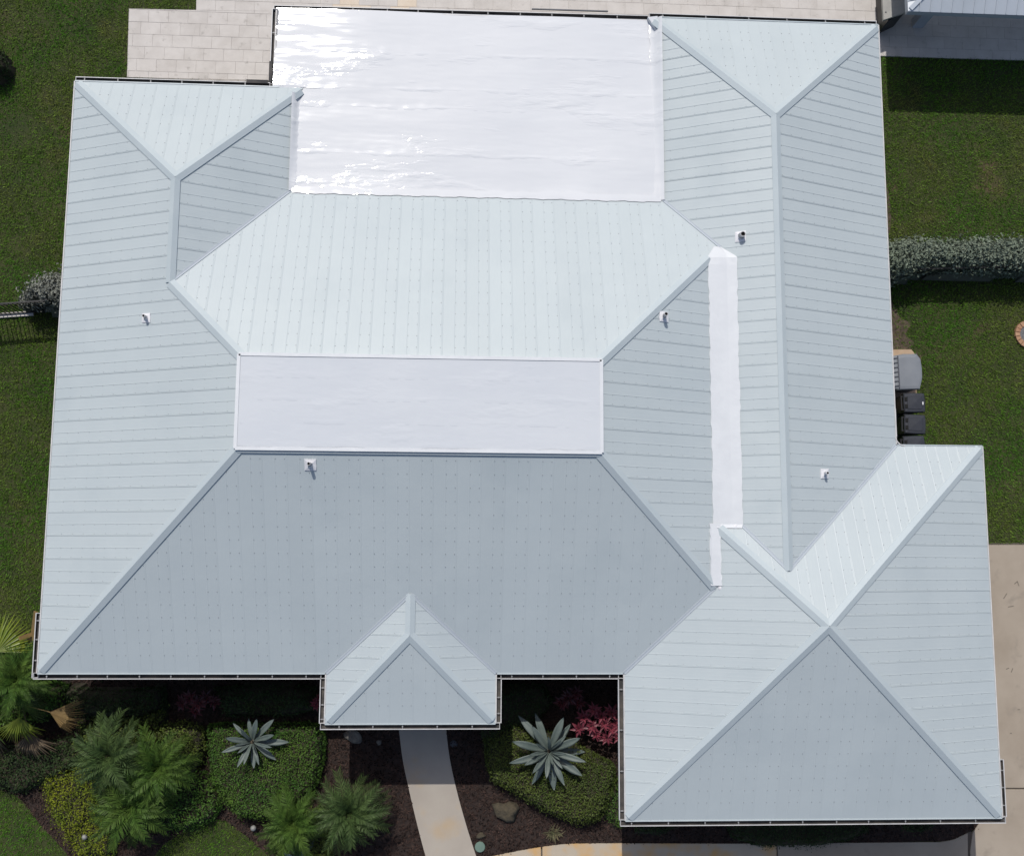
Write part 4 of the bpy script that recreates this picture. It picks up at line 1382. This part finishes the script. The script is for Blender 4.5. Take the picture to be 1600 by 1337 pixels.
# ------------------------------------------------------------------ rocks, lamp, valve cover
def rock(px, py, R, label, mat, seed, flat_=.6):
    r = random.Random(seed)
    c = at(px, py, R * .4)
    V, Fc = [], []
    nu, nv = 14, 8
    ph = [r.uniform(0, 6) for _ in range(6)]
    for j in range(nv + 1):
        th = PI * j / nv
        for i in range(nu):
            a = 2 * PI * i / nu
            d = Vector((math.sin(th) * math.cos(a), math.sin(th) * math.sin(a), math.cos(th)))
            k = 1 + .18 * math.sin(3 * d.x + ph[0]) + .16 * math.sin(4 * d.y + ph[1]) + .12 * math.sin(6 * d.z + ph[2] + 3 * d.x) + .08 * math.sin(9 * d.x + 7 * d.y + ph[3])
            V.append((d.x * R * k * 1.25, d.y * R * k * .85, R * flat_ * (d.z * k) + R * .3))
    for j in range(nv):
        for i in range(nu):
            Fc.append((j * nu + i, (j + 1) * nu + i, (j + 1) * nu + (i + 1) % nu, j * nu + (i + 1) % nu))
    o = link('rock', mesh('rock', V, Fc, mat, True)); o.location = (c.x, c.y, 0); o.rotation_euler = (0, 0, r.uniform(-.6, .1))
    return tag(o, label, 'rock')


rock(789, 1266, .30, 'brown coral boulder at the edge of the olive hedge', M['rock'], 2)
rock(553, 1150, .20, 'pale rock in the porch shade left of the path', M['rock_pale'], 5)
rock(592, 1159, .075, 'small round grey stone in the shade beside the path', M['rock_pale'], 8)
rock(752, 1305, .11, 'small dark stone in the mulch above the valve cover', M['rock'], 9)
mb = MB(); mb.lathe([(.15, 0), (.15, .05), (.135, .065), (.02, .07)], (0, 0, 0), n=24)
o = mb.build('valve_cover', M['valve']); q = at(750, 1323, .07); o.location = (q.x, q.y, 0)
tag(o, 'round pale green valve cover in the mulch beside the path', 'valve cover')
mb = MB(); mb.lathe([(.11, 0), (.11, .02), (.09, .035), (.02, .04)], (0, 0, 0), n=20)
o = mb.build('valve_cover', M['bin']); q = at(709, 1162, .05); o.location = (q.x, q.y, 0)
tag(o, 'dark round cover in the porch shade right of the path', 'valve cover')
q = at(396, 1293, .22)
root = empty('garden_lamp', (q.x, q.y, 0)); tag(root, 'small white globe lamp at the corner of the lawn patch', 'lamp')
mb = MB(); mb.tube((0, 0, 0), (0, 0, .16), .02, .02); mb.build('stake', M['black'], root)
mb = MB(); mb.lathe([(.03, 0), (.075, .04), (.085, .09), (.06, .14), (.01, .165)], (0, 0, .15), n=16); mb.build('globe', M['lamp'], root, smooth=True)
q = at(232 / 1.0 - 90, 1300, .22)
root = empty('garden_lamp', (q.x, q.y, 0)); tag(root, 'small grey globe lamp poking out of the golden shrub', 'lamp')
mb = MB(); mb.tube((0, 0, 0), (0, 0, .66), .02, .02); mb.build('stake', M['black'], root)
mb = MB(); mb.lathe([(.03, 0), (.07, .04), (.08, .08), (.05, .13), (.01, .15)], (0, 0, .64), n=16); mb.build('globe', M['lamp'], root, smooth=True)
# tuft of dry grass in the mulch
q = at(866, 1302, .1)
V, Fc = [], []
for i in range(160):
    a = random.uniform(0, 2 * PI); l = random.uniform(.12, .3); e = random.uniform(.2, 1.2)
    b0 = Vector((random.gauss(0, .06), random.gauss(0, .04), 0)); d = Vector((math.cos(a) * math.cos(e), math.sin(a) * math.cos(e), math.sin(e)))
    s = Vector((-d.y, d.x, 0)) * .02
    k = len(V); V += [b0 - s, b0 + s, b0 + d * l]; Fc.append((k, k + 1, k + 2))
o = link('grass_tuft', mesh('grass_tuft', V, Fc, material('dry_grass', (.10, .11, .05), (.14, .11, .06), 6, .8, island=.4))); o.location = (q.x, q.y, .01)
tag(o, 'tuft of dry grass in the mulch below the olive hedge', 'plant')

# ------------------------------------------------------------------ black fence left of the house
f0, f1 = at(-60, 497), at(100, 486)
fd = (f1 - f0); FL = fd.length; fd.normalize()
fence = empty('metal_fence', (f0.x, f0.y, 0)); tag(fence, 'black metal picket fence running from the left edge to the house', 'fence')
O = Vector((f0.x, f0.y, 0))
FH = 1.3
for z in (.12, FH - .12, FH - .02):
    mb = MB(); mb.bar(Vector((0, 0, z)), fd * FL + Vector((0, 0, z)), .035, .04); mb.build('rail', M['black'], fence)
t = 0.0; i = 0
while t < FL:
    mb = MB(); p = fd * t
    if i % 16 == 8: mb.box(p + Vector((0, 0, FH / 2 + .03)), (.065, .065, FH + .06)); mb.build('post', M['black'], fence)
    else: mb.box(p + Vector((0, 0, FH / 2 + .01)), (.022, .022, FH - .05)); mb.build('picket', M['black'], fence)
    t += .125; i += 1
mb = MB()
a, b = f0 + Vector((0, .0, 0)), f0 + fd * (FL * .71)
mb.bar((a.x, a.y - .02, .04), (b.x, b.y - .02, .04), .14, .10)
tag(mb.build('concrete_kerb', M['paver']), 'pale concrete kerb under the black picket fence', 'kerb')
# dark fence hidden in the silver hedge
g0, g1 = at(1420, 428, .6), at(1680, 421, .6)
gf = empty('metal_fence', (g0.x, g0.y, 0)); tag(gf, 'black picket fence half hidden along the silver hedge', 'fence')
gd = Vector((g1.x - g0.x, g1.y - g0.y, 0)); GL = gd.length; gd.normalize()
for z in (.12, 1.1):
    mb = MB(); mb.bar(Vector((0, 0, z)), gd * GL + Vector((0, 0, z)), .035, .04); mb.build('rail', M['black'], gf)
t = 0.0
while t < GL:
    mb = MB(); p = gd * t; mb.box(p + Vector((0, 0, .6)), (.022, .022, 1.15)); mb.build('picket', M['black'], gf); t += .125

# ------------------------------------------------------------------ generator on its pad
pd = P2([(1380, 546), (1424, 546), (1432, 556), (1432, 640), (1380, 640)], .09)
mb = MB(); mb.prism(pd, 0, .09); tag(mb.build('equipment_pad', M['pad']), kind='structure')
ZG = .95
gpx = [(1394, 556), (1412, 552.5), (1433, 552.5), (1439, 560), (1441.5, 575), (1442, 590), (1440, 600), (1438, 608), (1405, 609), (1397, 607)]
gp = P2(gpx, ZG)
gc = np.array(gp).mean(0)
gen = empty('generator', (gc[0], gc[1], 0)); tag(gen, 'grey standby generator cabinet on a tan pad beside the bins', 'generator')
loc = [(x - gc[0], y - gc[1]) for x, y in gp]
mb = MB(); mb.prism([(x * .93, y * .93) for x, y in loc], .09, ZG - .12); mb.build('cabinet', M['gen_dark'], gen)
# domed lid
V, Fc = [], []
n = len(loc)
for s, z in ((1.0, ZG - .13), (1.0, ZG - .05), (.95, ZG - .015), (.80, ZG), (.0, ZG + .012)):
    V += [(x * s, y * s, z) for x, y in loc]
for j in range(4):
    for i in range(n):
        Fc.append((j * n + i, j * n + (i + 1) % n, (j + 1) * n + (i + 1) % n, (j + 1) * n + i))
me = mesh('lid', V, Fc, M['gen'])
import bmesh
bm = bmesh.new(); bm.from_mesh(me); bmesh.ops.remove_doubles(bm, verts=bm.verts[:], dist=1e-4); bmesh.ops.recalc_face_normals(bm, faces=bm.faces[:]); bm.to_mesh(me); bm.free()
link('lid', me, gen)
lx0 = P2([(1393, 556), (1403, 553)], ZG + .012)
for i in range(7):
    p = at(1394.5 + .9 * i / 6, 560 + 7.2 * i, ZG + .02); q = at(1402.5 + 2.2 * i / 6, 559.0 + 7.2 * i, ZG + .02)
    mb = MB(); mb.bar((p.x - gc[0], p.y - gc[1], ZG + .016), (q.x - gc[0], q.y - gc[1], ZG + .016), .024, .02); mb.build('louvre', M['gen_dark'], gen)
p = at(1402.5, 556, ZG); q = at(1405.5, 606, ZG)
mb = MB(); mb.bar((p.x - gc[0], p.y - gc[1], ZG + .015), (q.x - gc[0], q.y - gc[1], ZG + .015), .03, .02); mb.build('lid_seam', M['gen_dark'], gen)


# ------------------------------------------------------------------ wheeled bins
def bin_(px, py, label, sticker=False, rz=0.0):
    c = at(px, py, 1.05)
    root = empty('wheeled_bin', (c.x, c.y, 0), rz); tag(root, label, 'bin', 'wheeled bins beside the house')
    mb = MB(); W_, D_ = .60, .60
    mb.box((0, 0, .52), (D_ * .78, W_ * .78, .94))
    vs = []
    for z, s in ((.06, .74), (.98, .96)):
        for x, y in ((-1, -1), (1, -1), (1, 1), (-1, 1)): vs.append((x * D_ / 2 * s, y * W_ / 2 * s, z))
    mb = MB(); mb.add(vs, [(3, 2, 1, 0), (0, 1, 5, 4), (1, 2, 6, 5), (2, 3, 7, 6), (3, 0, 4, 7), (4, 5, 6, 7)])
    mb.box((0, 0, .97), (D_ * 1.0, W_ * 1.0, .05))
    mb.build('body', M['bin_dark'], root)
    # lid: crowned, with raised centre panel and rolled front lip
    V, Fc = [], []
    rings = [(1.0, .99), (1.0, 1.03), (.93, 1.055), (.70, 1.062), (.66, 1.075), (.0, 1.085)]
    n = 20
    for s, z in rings:
        for i in range(n):
            a = 2 * PI * i / n + PI / n
            k = 1 / max(abs(math.cos(a)), abs(math.sin(a))) ** .86
            x = math.cos(a) * k * (D_ / 2 + .035) * s; y = math.sin(a) * k * (W_ / 2 - .005) * s
            V.append((x + .02, y, z))
    for j in range(len(rings) - 1):
        for i in range(n): Fc.append((j * n + i, j * n + (i + 1) % n, (j + 1) * n + (i + 1) % n, (j + 1) * n + i))
    link('lid', mesh('lid', V, Fc, M['bin']), root)
    for y in (-.11, .11):
        mb = MB(); mb.box((-.245, y, 1.068), (.07, .12, .03)); mb.build('hinge_pocket', M['hole'], root)
    mb = MB(); mb.bar((-.36, -.22, .98), (-.36, .22, .98), .035, .035); mb.bar((-.28, -.2, .98), (-.36, -.2, .98), .03, .03); mb.bar((-.28, .2, .98), (-.36, .2, .98), .03, .03)
    mb.build('handle', M['bin_dark'], root)
    for y in (-.27, .27):
        mb = MB(); mb.tube((-.22, y - .03, .13), (-.22, y + .03, .13), .13, .13, n=16); mb.build('wheel', M['black'], root)
    if sticker:
        mb = MB(); mb.box((.27, -.02, 1.064), (.03, .09, .012)); mb.build('sticker', M['sticker'], root)


bin_(1428, 629, 'black wheeled bin with a white sticker, next to the generator', True, .02)
bin_(1429, 662.5, 'black wheeled bin without a sticker, middle of the row', False, -.03)
bin_(1428, 696, 'black wheeled bin mostly hidden under the garage eave', False, .05)

# ------------------------------------------------------------------ brick ring at the right edge
rc = at(1608, 522, .1)
ring = empty('brick_planter_ring', (rc.x, rc.y, 0)); tag(ring, 'round ring of terracotta bricks in the lawn at the right edge', 'planter ring')
NB = 18
for i in range(NB):
    a = 2 * PI * i / NB
    mb = MB()
    vs = []
    for z in (0, .1 + random.uniform(-.006, .006)):
        for r_, da in ((.29, -.145), (.29, .145), (.445, .155), (.445, -.155)):
            vs.append((r_ * math.cos(a + da), r_ * math.sin(a + da), z))
    mb.add(vs, [(3, 2, 1, 0), (4, 5, 6, 7), (0, 4, 7, 3), (1, 2, 6, 5), (2, 3, 7, 6), (0, 1, 5, 4)])
    mb.build('brick', M['brick'] if i % 3 else M['brick_pale'], ring)
mb = MB(); mb.lathe([(.285, 0), (.28, .06), (.02, .065)], (0, 0, 0), n=24); mb.build('gravel_fill', M['slate'], ring)

# ------------------------------------------------------------------ cabana at the upper right
CH = 2.75
ce = at(1419, 18, CH)
cab = empty('cabana', (ce.x, ce.y, 0)); tag(cab, 'cabana with a white standing seam metal roof at the upper right corner', 'cabana')
CL, CD, CP = 7.0, 5.0, .42
slope = lambda y: CP * y
# south slope panels (eave along +x), hip at the west end
i = 0
pw = .335
while i * pw < CL:
    xa, xb = i * pw, (i + 1) * pw
    ya, yb = min(xa, CD / 2), min(xb, CD / 2)
    V = [(xa, 0, 0), (xb, 0, 0), (xb, yb, slope(yb)), (xa, ya, slope(ya))]
    Vt = [(x, y, z + CH) for x, y, z in V]
    mb = MB(); mb.add(Vt, [(0, 1, 2, 3)] if ya > 0 else [(0, 1, 2)])
    if i: mb.bar((xa, 0, CH + .016), (xa, ya, slope(ya) + CH + .016), .022, .034)
    mb.build('roof_panel', M['white_roof'], cab)
    i += 1
j = 0
while j * pw < CD:
    ya, yb = j * pw, min((j + 1) * pw, CD)
    f = lambda y: min(y, CD - y)
    V = [(0, ya, CH), (0, yb, CH), (f(yb), yb, CH + slope(f(yb))), (f(ya), ya, CH + slope(f(ya)))]
    mb = MB(); mb.add(V, [(3, 2, 1, 0)])
    if j: mb.bar((0, ya, CH + .016), (f(ya), ya, CH + slope(f(ya)) + .016), .022, .034)
    mb.build('roof_panel', M['white_roof'], cab)
    j += 1
mb = MB(); mb.add([(CD / 2, CD / 2, CH + slope(CD / 2)), (CL, CD / 2, CH + slope(CD / 2)), (CL, CD, CH), (0, CD, CH)], [(0, 1, 2, 3)]); mb.build('roof_panel', M['white_roof'], cab)
mb = MB(); mb.bar((.06, .06, CH + .06 * CP + .014), (CD / 2, CD / 2, CH + slope(CD / 2) + .014), .13, .024); mb.bar((0, CD, CH + .03), (CD / 2, CD / 2, CH + slope(CD / 2) + .03), .2, .03)
mb.build('hip_cap', M['white_roof'], cab)
mb = MB(); mb.bar((0, .015, CH - .1), (CL, .015, CH - .1), .04, .18); mb.bar((.015, 0.04, CH - .1), (.015, CD, CH - .1), .04, .18); mb.bar((0, CD, CH - .1), (CL, CD, CH - .1), .04, .18)
mb.build('fascia', M['cab_wood'], cab)
mb = MB(); mb.box((CL / 2, CD / 2, CH - .17), (CL - .1, CD - .1, .03)); mb.build('ceiling', M['cab_wood'], cab)
pb = at(1433, 37, .05) - Vector((ce.x, ce.y, 0))
for x, y in ((pb.x, pb.y), (CL - .5, pb.y), (pb.x, CD - .5), (CL - .5, CD - .5)):
    mb = MB(); mb.box((x, y, (CH - .18) / 2), (.36, .30, CH - .18)); mb.build('post', M['cab_wood'], cab)

# grey cabinet standing beside the cabana
k0 = [(1377, -40), (1416, -40), (1416.5, 19), (1380.5, 31.5)]
kp = P2(k0, 1.0); kc = np.array(kp).mean(0)
kit = empty('outdoor_cabinet', (kc[0], kc[1], 0)); tag(kit, 'grey outdoor cabinet with a black base for its shadow gap, beside the cabana', 'cabinet')
lk = [(x - kc[0], y - kc[1]) for x, y in kp]
mb = MB(); mb.prism(lk, .90, 1.0); mb.build('top', M['grill'], kit)
mb = MB(); mb.prism([(x * .72 + .08, y * .97) for x, y in lk], 0.05, .90); mb.build('body', M['black'], kit)  # black body stands in for the shadow gap under the top
q = at(1384, 19.5, 1.0)
mb = MB(); mb.tube((q.x - kc[0], q.y - kc[1], 1.0), (q.x - kc[0], q.y - kc[1], 1.02), .025, .02); mb.build('knob', M['gen_dark'], kit)
print('pavers', npv)
